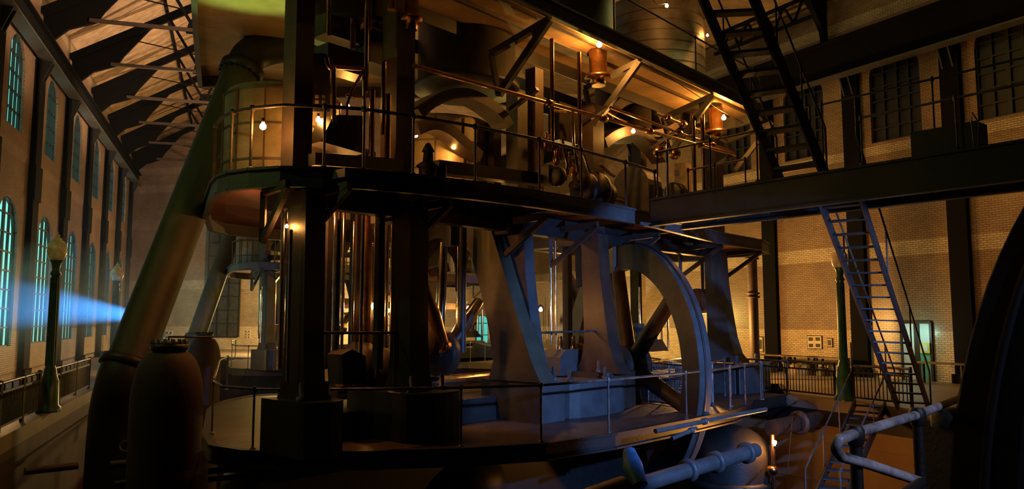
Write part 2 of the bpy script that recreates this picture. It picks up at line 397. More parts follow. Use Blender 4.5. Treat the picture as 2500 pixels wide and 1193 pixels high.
for Y, l in zip(LCY, tl[-1:] + tl[:-1]): truss(Y, l)
for i, q in enumerate((4.5, 7.4, 10.2)):
    a, b = roofpt(Lp(18), q, WH + q * RISE / RQ - .55), roofpt(Lp(63.5), q, WH + q * RISE / RQ - .55)
    MB().bar(a, b, .12, .2).build('purlin', M['truss'], props=(['black purlin under the roof planks, lowest of the three', 'black purlin under the roof planks, middle of the three', 'black purlin under the roof planks, highest of the three'][i], 'purlin', 'roof purlins'))
# lattice truss high over the tiled wall
t = thing('roof_truss', Rpx(1950) + UP * 16.5, 'dark lattice girder high above the tiled wall behind the upper stairs', 'truss')
ch, la = MB(), MB(); a = Rpx(1780); b = Rpx(2060)
for z in (16.2, 17.2): ch.bar(V((a.x, a.y, z)) + RN * .6, V((b.x, b.y, z)) + RN * .6, .15, .15)
for k in range(12):
    p = a + (b - a) * (k / 12); q = a + (b - a) * ((k + 1) / 12); zs = (16.2, 17.2) if k % 2 else (17.2, 16.2)
    la.bar(V((p.x, p.y, zs[0])) + RN * .6, V((q.x, q.y, zs[1])) + RN * .6, .09, .09)
ch.build('chord', M['truss'], t); la.build('lattice', M['truss'], t)
k = MB(); p = Rpx(2052); k.ext([p + RN * .2 + UP * 13.5, p + RN * .2 + UP * 17, p + RN * 1.6 + UP * 17, p + RN * .5 + UP * 15.4], RW * .25)
k.build('knee_bracket', M['truss'], props=('black knee bracket above the crane girder on the tiled wall', 'bracket'))

# ---------------------------------------------------------------- railings
def railing(name, path, zs, label, cat='railing', h=1.1, r=.03, posts=None, mids=(), grille=False, m='rail', ends=0, group=None, post_r=None):
    """path: list of points on the deck (z included); posts: path indices"""
    t = thing(name, path[0], label, cat, group)
    top = [p + UP * h for p in path]
    MB().tube(([path[0]] if ends & 1 else []) + top + ([path[-1]] if ends & 2 else []), r).build('handrail', M[m], t)
    for q in mids: MB().tube([p + UP * q for p in path], r * .8, 8).build('mid_rail', M[m], t)
    for i in (posts if posts is not None else range(len(path))):
        b = MB(); p = path[i]; b.tube([p, p + UP * h], post_r or r * .8, 8); b.lathe(p + UP * (h - .05), UP, [(r * 1.5, 0), (r * 1.7, .05), (r * 1.3, .1)], 10); b.lathe(p, UP, [(r * 2.2, 0), (r * 2.2, .03), (r, .06)], 10)
        b.build('post', M[m], t)
    if grille:
        g = MB()
        for p, q in zip(path[:-1], path[1:]):
            L = (q - p).length; k = max(1, int(L / .13))
            for j in range(k + 1): x = p + (q - p) * (j / k); g.bar(x + UP * .1, x + UP * (h - .18), .025, .025)
            g.bar(p + UP * .1, q + UP * .1, .05, .05); g.bar(p + UP * (h - .18), q + UP * (h - .18), .05, .05)
        g.build('bar_grille', M[m], t)
    return t
def chaikin(pts, it=2, closed=False):
    for _ in range(it):
        out = [] if closed else [pts[0]]
        for i in range(len(pts) - (0 if closed else 1)):
            a, b = pts[i], pts[(i + 1) % len(pts)]; out += [a * .75 + b * .25, a * .25 + b * .75]
        if not closed: out.append(pts[-1])
        pts = out
    return pts
# ---------------------------------------------------------------- galleries of the engine
ENG = []       # everything that belongs to the near engine and is repeated for the engine behind it
def ring_deck(name, outer, inner, z0, z1, label, matt, edge, fascia_h=.34, under=None):
    """outer/inner: closed lists of (x,y); deck between them; fascia round the outside"""
    t = thing(name, V((outer[0].x, outer[0].y, z0)), label, 'gallery')
    d = MB()
    import mathutils.geometry as G
    def tri(z, flip):
        loops = [[V((p.x, p.y, 0)) for p in outer]] + ([[V((p.x, p.y, 0)) for p in inner]] if inner else [])
        tess = G.tessellate_polygon(loops); flat = [p for l in loops for p in l]
        fs = []
        for a, b, c in tess:
            nz = (flat[b] - flat[a]).cross(flat[c] - flat[a]).z
            f = [a, b, c] if (nz > 0) != flip else [a, c, b]
            fs.append(f)
        return [V((p.x, p.y, z)) for p in flat], fs
    d.add(*tri(z1, False)); d.build('deck', matt, t)
    u = MB(); u.add(*tri(z1 - .03, True))
    u.build('underside', under or M['cream'], t)
    f = MB(); k = len(outer)
    for i in range(k):
        p, q = outer[i], outer[(i + 1) % k]; f.bar(V((p.x, p.y, (z0 + z1) / 2)), V((q.x, q.y, (z0 + z1) / 2)), .04, z1 - z0)
        f.bar(V((p.x, p.y, z1)), V((q.x, q.y, z1)), .16, .05); f.bar(V((p.x, p.y, z0)), V((q.x, q.y, z0)), .14, .04)
    f.build('edge_beam', edge, t)
    if inner:
        f2 = MB(); k = len(inner)
        for i in range(k): p, q = inner[i], inner[(i + 1) % k]; f2.bar(V((p.x, p.y, (z0 + z1) / 2)), V((q.x, q.y, (z0 + z1) / 2)), .05, z1 - z0)
        f2.build('inner_beam', M['irondk'], t)
    return t
def xy(p): return V((p.x, p.y, 0))
ZG = 5.2
gal_front = [xy(atz(a, b, ZG)) for a, b in ((521, 446), (535, 431), (562, 421), (611, 414), (686, 409), (790, 411), (887, 416), (1008, 428), (1160, 446), (1317, 469), (1420, 487), (1528, 508), (1600, 524))]
gal_right = [xy(E(s, d, 0)) for s, d in ((13.0, .1), (16.4, .1), (17.9, .5), (18.6, 1.6), (18.5, 3.6), (17.6, 4.8), (16, 5.3))]
gal_back = [xy(E(7, 6.2, 0)), V((-5.6, 24.6, 0)), V((-7.5, 23.6, 0)), V((-8.25, 22.3, 0)), V((-8.3, 21.3, 0)), V((-7.3, 18.4, 0))]
G_outer = gal_front[:] + gal_right + gal_back
G_inner = [xy(E(s, d, 0)) for s, d in ((-1.3, 1.5), (15.4, 1.6), (15.4, 3.8), (7, 4.6), (1.0, 4.2), (-1.3, 2.9))]
gal = ring_deck('upper_gallery', G_outer, G_inner, ZG - .34, ZG, 'round ended iron gallery at mid height of the engine under the string of bulbs', M['deck'], M['iron'], under=M['redpaint'])
ENG.append((gal, 'small looking round ended gallery of the engine behind, over dark columns'))
# joists and brackets under the gallery
for i, (px, d0) in enumerate(((640, .9), (735, .2), (985, .2), (1215, .15), (1345, .15), (1500, .15), (1660, .15), (1760, .15))):
    p = at_d(px, 600, 1.7); q = p - n * (1.7 - d0); b = MB()
    a, c = V((p.x, p.y, ZG - .4)), V((q.x, q.y, ZG - .34)); b.bar(a, c, .1, .16); b.bar(V((p.x, p.y, ZG - 1.35)), c + UP * -.05, .1, .12); b.bar(V((p.x, p.y, ZG - 1.35)), a, .1, .1)
    b.build('bracket', M['brown'], gal)
for s0 in (-1.5, 1.5, 4.5, 7.5, 10.5, 13.5):
    MB().bar(E(s0, .15, ZG - .12), E(s0, 1.6, ZG - .12), .08, .16).build('joist', M['brown'], gal)
# gallery railing
rp_ = [V((p.x, p.y, ZG)) for p in gal_front]
rail1 = railing('gallery_railing', rp_, None, 'thin pipe railing curving along the edge of the mid height gallery', h=1.18, r=.035, posts=[0, 2, 3, 5, 6, 7, 8, 9, 10, 11, 12], mids=(), m='brown', ends=1)
ENG.append((rail1, 'thin pipe railing on the gallery of the engine behind'))
bk = [V((p.x, p.y, ZG)) for p in (V((-6.4, 17.0, 0)), V((-7.2, 18.6, 0)), V((-8.2, 21.5, 0)), V((-7.4, 23.5, 0)), V((-5.6, 24.5, 0)))]
rail2 = railing('gallery_railing', bk, None, 'thin low railing at the back of the gallery nose behind the leaning pipe', h=1.0, r=.02, posts=range(5), mids=(.5,), m='brown')
# top gallery
ZT = 10.13
top_front = [xy(at_d(px, py, 0.0)) for px, py in ((700, -240), (900, -150), (1100, -60), (1330, 40), (1500, 112), (1700, 206), (1840, 272))]
T_left = [xy(atz(a, b, ZT - .38)) for a, b in ((489, 212), (483, 150), (478, 80), (474, 0), (471, -60), (480, -130), (560, -175))]
T_outer = T_left + top_front[1:] + [xy(E(17.2, .3, 0)), xy(E(17.6, 1.5, 0)), xy(E(17.4, 4.5, 0)), xy(E(8, 6.4, 0)), V((-6.2, 25.2, 0)), V((-8.8, 24.0, 0))]
T_inner = [xy(E(s, d, 0)) for s, d in ((-.6, 2.6), (16, 2.6), (16, 4.6), (1.0, 4.4), (-.6, 3.4))]
topg = ring_deck('top_gallery', T_outer, T_inner, ZT - .38, ZT, 'highest gallery with glowing cream underside lit by hanging bulbs', M['deck'], M['iron'], under=M['cream'])
ENG.append((topg, 'highest gallery of the engine behind'))
for d0 in (.75, 1.5):
    MB().bar(E(-1.5, d0, ZT - .07), E(17, d0, ZT - .07), .1, .1).build('joist', M['brown'], topg)
for px in (1340, 1560, 1738, 1880):   # V-shaped brackets under the top gallery
    c = at_d(px, 150, .12); c.z = ZT - .4; s0 = (c - O).dot(e); b = MB()
    b.bar(E(s0, .1, ZT - .42), E(s0 - .15, 1.9, ZT - .9), .16, .16); b.bar(E(s0, .1, ZT - .42), E(s0 - .3, 1.5, ZT - 2.1), .16, .16); b.ext([E(s0 - .03, .1, ZT - .42), E(s0 - .05, .62, ZT - .52), E(s0 - .1, .55, ZT - .95)], e * .05)
    b.bar(E(s0 - .15, 1.9, ZT - .9), E(s0 - .3, 1.5, ZT - 2.1), .12, .12)
    b.build('bracket', M['irondk'], topg)
trp = [V((p.x, p.y, ZT)) for p in top_front[2:]] + [E(17.2, .3, ZT)]
rail3 = railing('gallery_railing', trp, None, 'thin railing along the edge of the highest gallery near the upper stairs', h=1.15, r=.03, posts=range(len(trp)), m='brown')
# lower platform
ZP = 0.0
plat_front = [xy(atz(a, b, ZP)) for a, b in ((512, 1000), (503, 1060), (520, 1088), (600, 1100), (730, 1103), (900, 1102), (1120, 1095), (1330, 1083), (1500, 1058), (1686, 1023), (1790, 1001), (1826, 988))]
P_outer = plat_front + [xy(atz(1832, 978, ZP)), xy(atz(1922, 962, 0)), xy(atz(1905, 938, 0)), xy(E(17.5, 3.0, 0)), xy(E(15, 5.3, 0)), xy(E(8, 6.6, 0)), V((-5.0, 26.6, 0)), V((-8.2, 25.2, 0)), V((-8.5, 23.6, 0)), V((-8.3, 22.0, 0))]
plat = ring_deck('engine_platform', P_outer, None, -.3, 0.0, 'chequer plate platform at floor level round the foot of the engine', M['deck'], M['irondk'], under=M['black'])
plat['category'] = 'platform'
lp = [V((p.x, p.y, 0)) for p in [xy(atz(550, 950, 0)), xy(atz(528, 968, 0))] + plat_front[1:]]
rail4 = railing('platform_railing', [p + (V((-.4, 17, 0)) - xy(p)).normalized() * .12 for p in lp], None, 'long pipe railing along the platform edge in front of the engine', h=1.12, r=.028, posts=[0, 2, 4, 5, 7, 8, 9, 10, 11, 12], m='rail', ends=3)
ENG.append((plat, 'platform at floor level round the foot of the engine behind')); ENG.append((rail4, 'railing along the platform of the engine behind'))

# ---------------------------------------------------------------- the steam engine
eng = thing('steam_engine', E(6, 3, 0), 'tall dark steam pumping engine of iron frames, rods and cylinders filling the hall', 'steam engine')
ENG.append((eng, 'second steam engine standing behind, glimpsed through the frames and beside the leaning pipes'))
def leg(s, prof, th, m, name='leg', flip=False, D=6.0):
    pts = [E(s - th / 2, (D - d) if flip else d, z) for d, z in prof]
    return MB().ext(pts, e * th).build(name, m, eng)
PROF = [(.30, .95), (.55, 1.25), (.72, 1.8), (.85, 2.6), (.98, 3.6), (1.05, 4.8), (1.62, 4.8), (1.6, 3.6), (1.56, 2.6), (1.55, 1.8), (1.66, 1.25), (1.95, .95)]
PROFS = [(.62, .95), (.72, 1.3), (.78, 1.9), (.82, 4.8), (1.4, 4.8), (1.4, 1.9), (1.45, 1.3), (1.6, .95)]
PROFW = [(.15, .95), (.42, 1.4), (.75, 2.2), (1.15, 3.2), (1.55, 4.2), (1.8, 4.8), (2.75, 4.8), (2.5, 4.2), (2.1, 3.2), (1.8, 2.2), (1.65, 1.4), (1.8, .95)]
frames = []
for px, py, d, pr, th, m in ((745, 700, 1.1, PROFS, .44, 'irondk'), (1000, 720, 1.1, PROFS, .5, 'irondk'), (1248, 760, 1.3, PROFW, .55, 'olive'), (1308, 740, .8, PROF, .36, 'iron'), (1470, 760, 1.1, PROF, .5, 'brown'), (1778, 760, .9, PROF, .62, 'iron')):
    s0 = S_of(px, py, d); frames.append(s0); leg(s0, pr, th, M[m])
    if px in (1000, 1248): leg(s0, PROF, th, M['irondk'], flip=True, D=5.8)
# pedestals under the legs
def pedestal(s0, d0, L, W, z1, m='iron', round_=True):
    b = MB()
    if round_:
        pts = []
        for k in range(9): a = -PI / 2 + PI * k / 8 - PI / 2; pts.append(E(s0 + L / 2 * math.sin(PI * (k / 8 - .5)), d0 - .35 * math.cos(PI * (k / 8 - .5)), -.02))
        pts += [E(s0 + L / 2, d0 + W, -.02), E(s0 - L / 2, d0 + W, -.02)]
        b.ext(pts, UP * z1)
    else: b.ext([E(s0 - L / 2, d0, -.02), E(s0 + L / 2, d0, -.02), E(s0 + L / 2, d0 + W, -.02), E(s0 - L / 2, d0 + W, -.02)], UP * z1)
    p = b.build('pedestal', M[m], eng)
    for ds, dd in ((-L * .3, .18), (L * .3, .18)):
        q = E(s0 + ds, d0 + dd, z1 - .02); MB().lathe(q, UP, [(.09, 0), (.09, .08), (.05, .08), (.05, .3), (.03, .32)], 10).build('stud_bolt', M['iron'], p)
pedestal(frames[0], .55, .9, 1.2, .98, 'irondk')
pedestal(frames[1], .35, 1.4, 1.9, .98, 'irondk')
pedestal(frames[3] - .1, .2, .9, 1.9, .98, 'iron', False)
pedestal(frames[3] + 1.9, .45, 2.6, 2.0, .86, 'iron')
pedestal(frames[4] + .3, .9, 1.8, 1.6, 1.0, 'brown')
pedestal(frames[5], .1, 2.6, 2.2, .92, 'iron')
# bedplate, cross beams between frames
MB().ext([E(-1.2, 1.6, 0), E(15.5, 1.6, 0), E(15.5, 4.6, 0), E(1.5, 4.2, 0), E(-1.2, 2.4, 0)], UP * .55).build('bedplate', M['irondk'], eng)
for (z, d, h, m) in ((4.72, 1.5, .26, 'irondk'), (4.72, 4.4, .26, 'irondk'), (3.55, 4.2, .22, 'brown'), (2.75, 3.4, .16, 'brown')):
    MB().bar(E(frames[0] if d < 2 else .6 if d < 4 else 2.0, d, z), E(15.2 if z > 4 else 8.0, d, z), .3, h).build('cross_beam', M[m], eng)
for s0 in frames: MB().bar(E(s0, 1.2, 4.72), E(s0, 4.6 if s0 > 1 else 2.2, 4.72), .4, .42).build('saddle_beam', M['irondk'], eng)
# vertical rods and columns seen between the frames
def vrod(px, d, y0, y1, r, m='steel', name='pump_rod'):
    p = at_d(px, (y0 + y1) / 2, d); a = at_d(px, y1, d).z; b = at_d(px, y0, d).z
    MB().tube([V((p.x, p.y, a)), V((p.x, p.y, b))], r, 12).build(name, M[m], eng)
for px, d, y0, y1, r, m in ((764, 1.9, 480, 905, .045, 'steel'), (782, 2.4, 480, 905, .035, 'copper'), (822, 2.2, 470, 900, .085, 'steel'), (838, 2.6, 470, 860, .035, 'steel'), (862, 2.8, 540, 870, .03, 'steel'),
                           (884, 1.9, 470, 880, .04, 'steel'), (897, 2.6, 470, 890, .10, 'copper'), (908, 3.0, 600, 870, .03, 'steel'), (934, 2.2, 640, 900, .05, 'steel'), (942, 3.2, 480, 900, .07, 'steel'), (957, 2.6, 480, 900, .04, 'copper'), (690, 1.8, 480, 900, .06, 'steel'), (706, 1.0, 560, 930, .03, 'steel'),
                           (1118, 3.0, 560, 830, .05, 'steel'), (1128, 2.4, 540, 860, .11, 'irondk'), (1345, 2.0, 600, 840, .03, 'steel'), (1356, 2.2, 560, 860, .04, 'copper'), (1615, 4.4, 740, 850, .05, 'copper'), (1630, 4.4, 730, 850, .04, 'steel'), (1562, 5.2, 700, 850, .03, 'steel'),
                           (1734, 2.6, 640, 890, .025, 'copper'), (1744, 2.6, 640, 890, .025, 'copper')):
    vrod(px, d, y0, y1, r, m)
# dark frame columns between rods
for px, d, y0, y1, w in ((800, 2.9, 470, 900, .13), (872, 3.0, 470, 880, .26), (925, 1.7, 470, 900, .16), (1385, 2.4, 540, 860, .2), (1418, 2.8, 540, 700, .22), (1100, 2.2, 500, 600, .3)):
    p = at_d(px, 700, d); a, b = at_d(px, y1, d).z, at_d(px, y0, d).z
    MB().box(p, w / 2, w / 2, a, b, (e.x, e.y)).build('frame_column', M['irondk'], eng)
# connecting rods and cranks
def crod(p0, p1, d, r0, r1, m='steel', dd=0):
    a, b = at_d(*p0, d), at_d(*p1, d + dd); mid = (a + b) / 2
    o = MB().tube([a, mid, b], [r0, max(r0, r1) * 1.15, r1], 14); o.lathe(b, e, [(.0, -.12), (.17, -.12), (.17, .12), (.0, .12)], 18); o.build('connecting_rod', M[m], eng)
crod((1083, 592), (1072, 842), 2.6, .10, .11, 'steel'); crod((1034, 690), (1082, 845), 2.2, .09, .15, 'copper'); crod((1170, 735), (1098, 846), 2.5, .14, .17, 'steel')
crod((800, 690), (818, 800), 3.4, .03, .05, 'steel'); crod((806, 700), (826, 800), 3.4, .02, .03, 'steel'); crod((1388, 672), (1444, 800), 5.0, .16, .17, 'copper')
for px, py, d, r in ((1076, 862, 2.6, .55), (1030, 830, 2.8, .6), (880, 890, 2.6, .5), (925, 905, 2.2, .5), (1410, 880, 2.2, .5)):
    c = at_d(px, py, d); MB().lathe(c - e * .15, e, [(r * .4, -.08), (r * .4, 0), (r, 0), (r, .3), (r * .4, .3), (r * .4, .38)], 28).build('crank_disc', M['brown'], eng)
MB().tube([E(.2, 2.8, .85), E(15.5, 2.8, .85)], .19, 16).build('crankshaft', M['steel'], eng)
# crosshead arch frame between rods and slanted slipper guides
for px0, px1, y, d in ((1032, 1120, 590, 3.0),):
    pts = [at_d(px0, 700, d), at_d(px0, 620, d), at_d((px0 + px1) / 2, 585, d), at_d(px1, 620, d), at_d(px1, 700, d)]; pts = chaikin(pts, 2)
    MB().sweep(pts, [[-e * .12 - UP * .12 , e * .12 - UP * .12, e * .12 + UP * .12, -e * .12 + UP * .12]] * len(pts)).build('arched_guide', M['brown'], eng)
MB().bar(at_d(1040, 668, 2.9), at_d(1090, 652, 2.9), .2, .22).build('cross_beam', M['brown'], eng)
MB().tube([at_d(1320, 812, 1.2), at_d(1475, 806, 1.2)], .03).build('handrail', M['rail'], eng)
MB().tube([at_d(778, 812, 1.2), at_d(968, 812, 1.2)], .03).build('handrail', M['rail'], eng)
for px in (782, 964):
    p = at_d(px, 812, 1.2); MB().tube([V((p.x, p.y, .05)), p], .025, 8).build('rail_post', M['rail'], eng)
# bearing block with bolts seen between the frames, slanted cover in the front bay
c = at_d(1405, 870, 1.8); b = MB(); b.ext([c + e * -.7 + UP * -.5, c + e * .7 + UP * -.5, c + e * .7, c + e * .45 + UP * .2, c - e * .45 + UP * .2, c - e * .7], n * .7); bb = b.build('bearing_block', M['iron'], eng)
for ds in (-.3, .3): MB().lathe(c + e * ds + n * .3 + UP * .18, UP, [(.08, 0), (.08, .1), (.06, .1), (.06, .38), (0, .4)], 10).build('stud_bolt', M['steel'], bb)
c = at_d(868, 900, 1.6); MB().ext([c + e * -.3 + UP * -.3, c + e * .3 + UP * -.3, c + e * .25 + UP * .25, c + e * -.1 + UP * .4, c + e * -.35 + UP * .3], n * .5).build('crank_cover', M['brown'], eng)
c = at_d(1590, 858, 4.2); b = MB(); b.ext([c + e * -1.3, c + e * 1.3, c + e * .8 + UP * .45, c - e * .5 + UP * .45], n * .9); bb = b.build('bearing_block', M['brown'], eng)
for ds in (-.35, .65): MB().lathe(c + e * ds + n * .3 + UP * .4, UP, [(.2, 0), (.2, .12), (.15, .12), (.15, .45), (.22, .45), (.22, .6), (.18, .66), (0, .66)], 16).build('stud_bolt', M['iron'], bb)

# ---- upper half between the galleries
def ucol(px, d, y0, y1, w, m, dep=None, dx=0):
    p = at_d(px, (y0 + y1) / 2, d); z0, z1 = ZG - .3, ZT - .1
    if y0 > 0: z1 = at_d(px, y0, d).z
    b = MB(); q0 = V((p.x, p.y, z0)) - e * dx; q1 = V((p.x, p.y, z1)) + e * dx; dep = dep or w
    k = [-e * (w / 2) - n * (dep / 2), e * (w / 2) - n * (dep / 2), e * (w / 2) + n * (dep / 2), -e * (w / 2) + n * (dep / 2)]
    b.sweep([q0, q1], [k, k]); c = b.build('column', M[m], eng)
    return c
for px, d, y0, y1, w, m in ((728, 1.7, 0, 410, .42, 'brown'), (700, 2.0, 90, 420, .12, 'irondk'), (972, 1.7, 0, 415, .52, 'brown'), (1262, 2.4, 230, 440, .42, 'iron'), (1305, 2.2, 170, 440, .36, 'brown'), (1205, 3.0, 300, 430, .3, 'brown'),
                            (1178, 3.4, 300, 440, .3, 'irondk'), (1443, 1.7, 260, 480, .55, 'brown'), (1668, 1.6, 400, 500, .42, 'plate'), (1560, 3.6, 300, 440, .4, 'brown'), (1740, 3.2, 300, 480, .6, 'brown')):
    ucol(px, d, y0, y1, w, m)
# arched crosshead frames
def arch(pts, d, w, h, m, name='arched_frame'):
    P = chaikin([at_d(a, b, d) for a, b in pts], 2); vec = []
    for i in range(len(P)):
        t = (P[min(i + 1, len(P) - 1)] - P[max(i - 1, 0)]).normalized(); u = n.cross(t).normalized(); 
        if u.z < 0: u = -u
        vec.append([-n * w / 2 - u * h / 2, n * w / 2 - u * h / 2, n * w / 2 + u * h / 2, -n * w / 2 + u * h / 2])
    MB().sweep(P, vec).build(name, M[m], eng)
arch([(1008, 282), (1030, 258), (1085, 232), (1130, 232), (1170, 250), (1215, 285), (1228, 310)], 1.7, .55, .25, 'iron')
arch([(1006, 318), (1045, 302), (1085, 318), (1120, 350), (1160, 385)], 3.0, .5, .3, 'brown')
arch([(1462, 352), (1490, 330), (1535, 318), (1560, 330), (1600, 372), (1612, 390)], 1.7, .55, .3, 'brown')
arch([(1470, 285), (1500, 250), (1540, 240), (1580, 262), (1600, 300), (1604, 340)], 3.0, .7, .34, 'brown')
arch([(1560, 320), (1590, 330), (1625, 318), (1650, 300)], 2.4, .4, .25, 'brown')
# steam cylinders above
def drum(px, py, d, r, z0, z1, m, name='steam_cylinder'):
    c = at_d(px, py, d); c.z = z0; H = z1 - z0
    b = MB(); b.lathe(c, UP, [(0, 0), (r * .6, .0), (r * 1.08, .06), (r * 1.08, .2), (r, .22), (r, H - .2), (r * 1.06, H - .18), (r * 1.06, H)], 40); o = b.build(name, M[m], eng)
    return c, o
drum(1140, 120, 3.4, 1.35, 8.6, 12.2, 'irondk'); drum(1520, 200, 3.6, 1.0, 8.8, 12.5, 'irondk'); drum(860, 30, 3.2, 1.1, 9.0, 12.4, 'brown')
c, o = drum(1600, 70, 2.4, 1.7, ZT + .05, 13.2, 'streak', 'steam_cylinder')
ld = MB()
for k in range(9): ld.lathe(c, UP, [(1.7 + .012, .4 + k * .35), (1.7 + .012, .43 + k * .35)], 40, False)
ld.build('band', M['brown'], o)
drum(1420, 40, 1.9, 1.0, ZT + .05, 13.2, 'streak', 'steam_cylinder')
# stuffing boxes under the top gallery
for px, py, d, r in ((1460, 168, 1.1, .26), (1747, 305, 1.1, .26), (1005, 20, 1.2, .16)):
    c = at_d(px, py, d); MB().lathe(c, UP, [(r * .8, -.5), (r * .8, -.3), (r * 1.5, -.3), (r * 1.5, -.2), (r, -.2), (r, .6)], 24).build('stuffing_box', M['copper'], eng)
# tall copper valve rods
for px, y0, y1, d, r in ((1348, 95, 350, .75, .055), (1415, 128, 372, .75, .055), (1694, 285, 470, .7, .07), (1717, 278, 480, .7, .07), (803, 0, 88, 2.0, .05), (863, 55, 120, 2.2, .05), (895, -40, 225, 1.5, .05), (904, -40, 72, 1.5, .04), (858, 45, 120, 2.2, .03), (908, 220, 400, 1.3, .06), (936, 150, 330, 1.4, .05), (946, 230, 400, 1.3, .07), (957, -10, 25, 1.2, .1)):
    p = at_d(px, (y0 + y1) / 2, d); MB().tube([V((p.x, p.y, at_d(px, y1, d).z)), V((p.x, p.y, at_d(px, y0, d).z))], r, 12).build('valve_rod', M['copper'], eng)
# layshafts with collars
def shaft(p0, p1, d0, d1, r, m='copper', cols=()):
    a, b = at_d(*p0, d0), at_d(*p1, d1); o = MB().tube([a, b], r, 14).build('layshaft', M[m], eng); ax = (b - a).normalized()
    for t in cols: MB().lathe(a + (b - a) * t - ax * .12, ax, [(r, 0), (r * 2, .02), (r * 2, .22), (r, .24)], 14).build('collar', M['copper'], o)
shaft((1010, 160), (1795, 378), .62, .62, .05, 'copper', (.3, .46, .62, .83)); shaft((1490, 262), (1790, 372), .7, .7, .045, 'copper', (.5, .8)); shaft((1600, 275), (1775, 345), 1.3, 1.3, .06, 'steel', (.15, .35, .6))
for px, py in ((1312, 205), (1480, 250), (1650, 315), (1785, 372)):
    c = at_d(px, py, .62); MB().bar(c + UP * -.12, c + n * .9 + UP * -.5, .12, .1).build('shaft_hanger', M['irondk'], eng)
# portal of pipes above the front bay
for pts, r in (([(815, 165), (815, 300)], .05), ([(812, 163), (890, 168)], .045), ([(889, 168), (889, 300)], .045), ([(887, 172), (848, 240), (846, 300)], .03), ([(797, 140), (802, 165), (812, 166)], .05), ([(845, 232), (890, 238)], .03), ([(1466, 262), (1500, 285), (1530, 298)], .03), ([(1350, 270), (1375, 275), (1392, 262), (1398, 285)], .05)):
    MB().tube(chaikin([at_d(a, b, 1.5) for a, b in pts], 1), r, 10).build('steam_pipe', M['copper'], eng)
# dark valve chests
for px0, px1, y0, y1, d, th in ((795, 880, 45, 80, 2.4, .5), (800, 900, 118, 160, 1.9, .5), (905, 1000, 40, 150, 2.2, .7), (1340, 1372, 405, 445, 1.0, .4), (1366, 1412, 255, 340, 1.8, .4)):
    a, b = at_d(px0, y1, d), at_d(px1, y1, d); z0 = min(a.z, b.z); z1 = at_d((px0 + px1) / 2, y0, d).z; o = MB()
    o.ext([V((a.x, a.y, z0)), V((b.x, b.y, z0)), V((b.x, b.y, z1)), V((a.x, a.y, z1))], n * th); o.build('valve_chest', M['irondk'], eng)
# perforated black cover and sloping hood
a, b = at_d(757, 300, 2.0), at_d(806, 300, 2.0)
g = MB(); 
def PP(x, y): return at_d(x, y, 2.0)
for (x0, x1, y0, y1) in ((757, 769, 130, 272), (798, 806, 130, 272), (769, 798, 130, 231), (769, 798, 253, 272), (782, 786, 231, 253), (769, 782, 240, 244), (786, 798, 240, 244)):
    g.ext([PP(x0, y1), PP(x1, y1), PP(x1, y0), PP(x0, y0)], n * .06)
g.build('slotted_cover', M['black'], eng)
MB().ext([at_d(783, 345, 1.5), at_d(888, 375, 1.5), at_d(888, 282, 1.5), at_d(815, 280, 1.5)], n * .5).build('sloping_hood', M['black'], eng)
MB().ext([at_d(770, 402, 1.2), at_d(985, 418, 1.2), at_d(985, 388, 1.2), at_d(770, 372, 1.2)], n * .4).build('base_beam', M['black'], eng)
MB().bar(at_d(1060, 408, 1.5), at_d(1330, 440, 1.5), .35, .3).build('base_beam', M['irondk'], eng)
# flange wheel / gear train on the gallery
a = at_d(1395, 452, .9); b = at_d(1525, 490, .9); ax = (b - a).normalized()
MB().tube([a, b], .1, 14).build('eccentric_shaft', M['steel'], eng)
for t, r, w in ((.2, .45, .12), (.38, .55, .14), (.52, .36, .3)):
    MB().lathe(a + (b - a) * t, ax, [(.1, 0), (r, 0), (r, w), (.1, w)], 28).build('eccentric', M['irondk'], eng)
for px, py, r in ((1352, 428, .26), (1640, 470, .34), (1648, 478, .42)):
    c = at_d(px, py, .9); MB().lathe(c, e, [(.05, 0), (r * .8, 0), (r, .05), (r, .2), (r * .8, .25), (.05, .25)], 24).build('hand_wheel', M['irondk'], eng)
for k in range(10):
    px = 1335 + 9 * k + random.uniform(-3, 3); py = 360 + 7 * k + random.uniform(-15, 25); c = at_d(px, py, random.uniform(.9, 1.4)); MB().lathe(c, UP, [(.0, -.16), (.07, -.14), (.09, 0), (.05, .1), (.03, .22), (.06, .24), (0, .3)], 10).build('oil_cup', M['copper'], eng)
for pts in ([(1372, 340), (1385, 400), (1380, 440)], [(1398, 285), (1400, 350), (1412, 420)], [(1425, 375), (1440, 420), (1455, 440)], [(1465, 400), (1490, 425), (1500, 430)]):
    MB().tube([at_d(a, b, 1.0) for a, b in pts], .045, 8).build('valve_linkage', M['steel'], eng)
# D-shaped gear guard
cg = at_d(1540, 480, 1.05); gp = []
z0, z1 = ZG, at_d(1545, 405, 1.0).z; R = .62
for k in range(13): a = PI * k / 12; gp.append(E((cg - O).dot(e), 1.05 + R * math.cos(a) * -1, z1 - R + R * math.sin(a)))
gp += [E((cg - O).dot(e), 1.05 + R, z0), E((cg - O).dot(e), 1.05 - R, z0)]
MB().ext(gp, e * .75).build('gear_guard', M['iron'], eng)
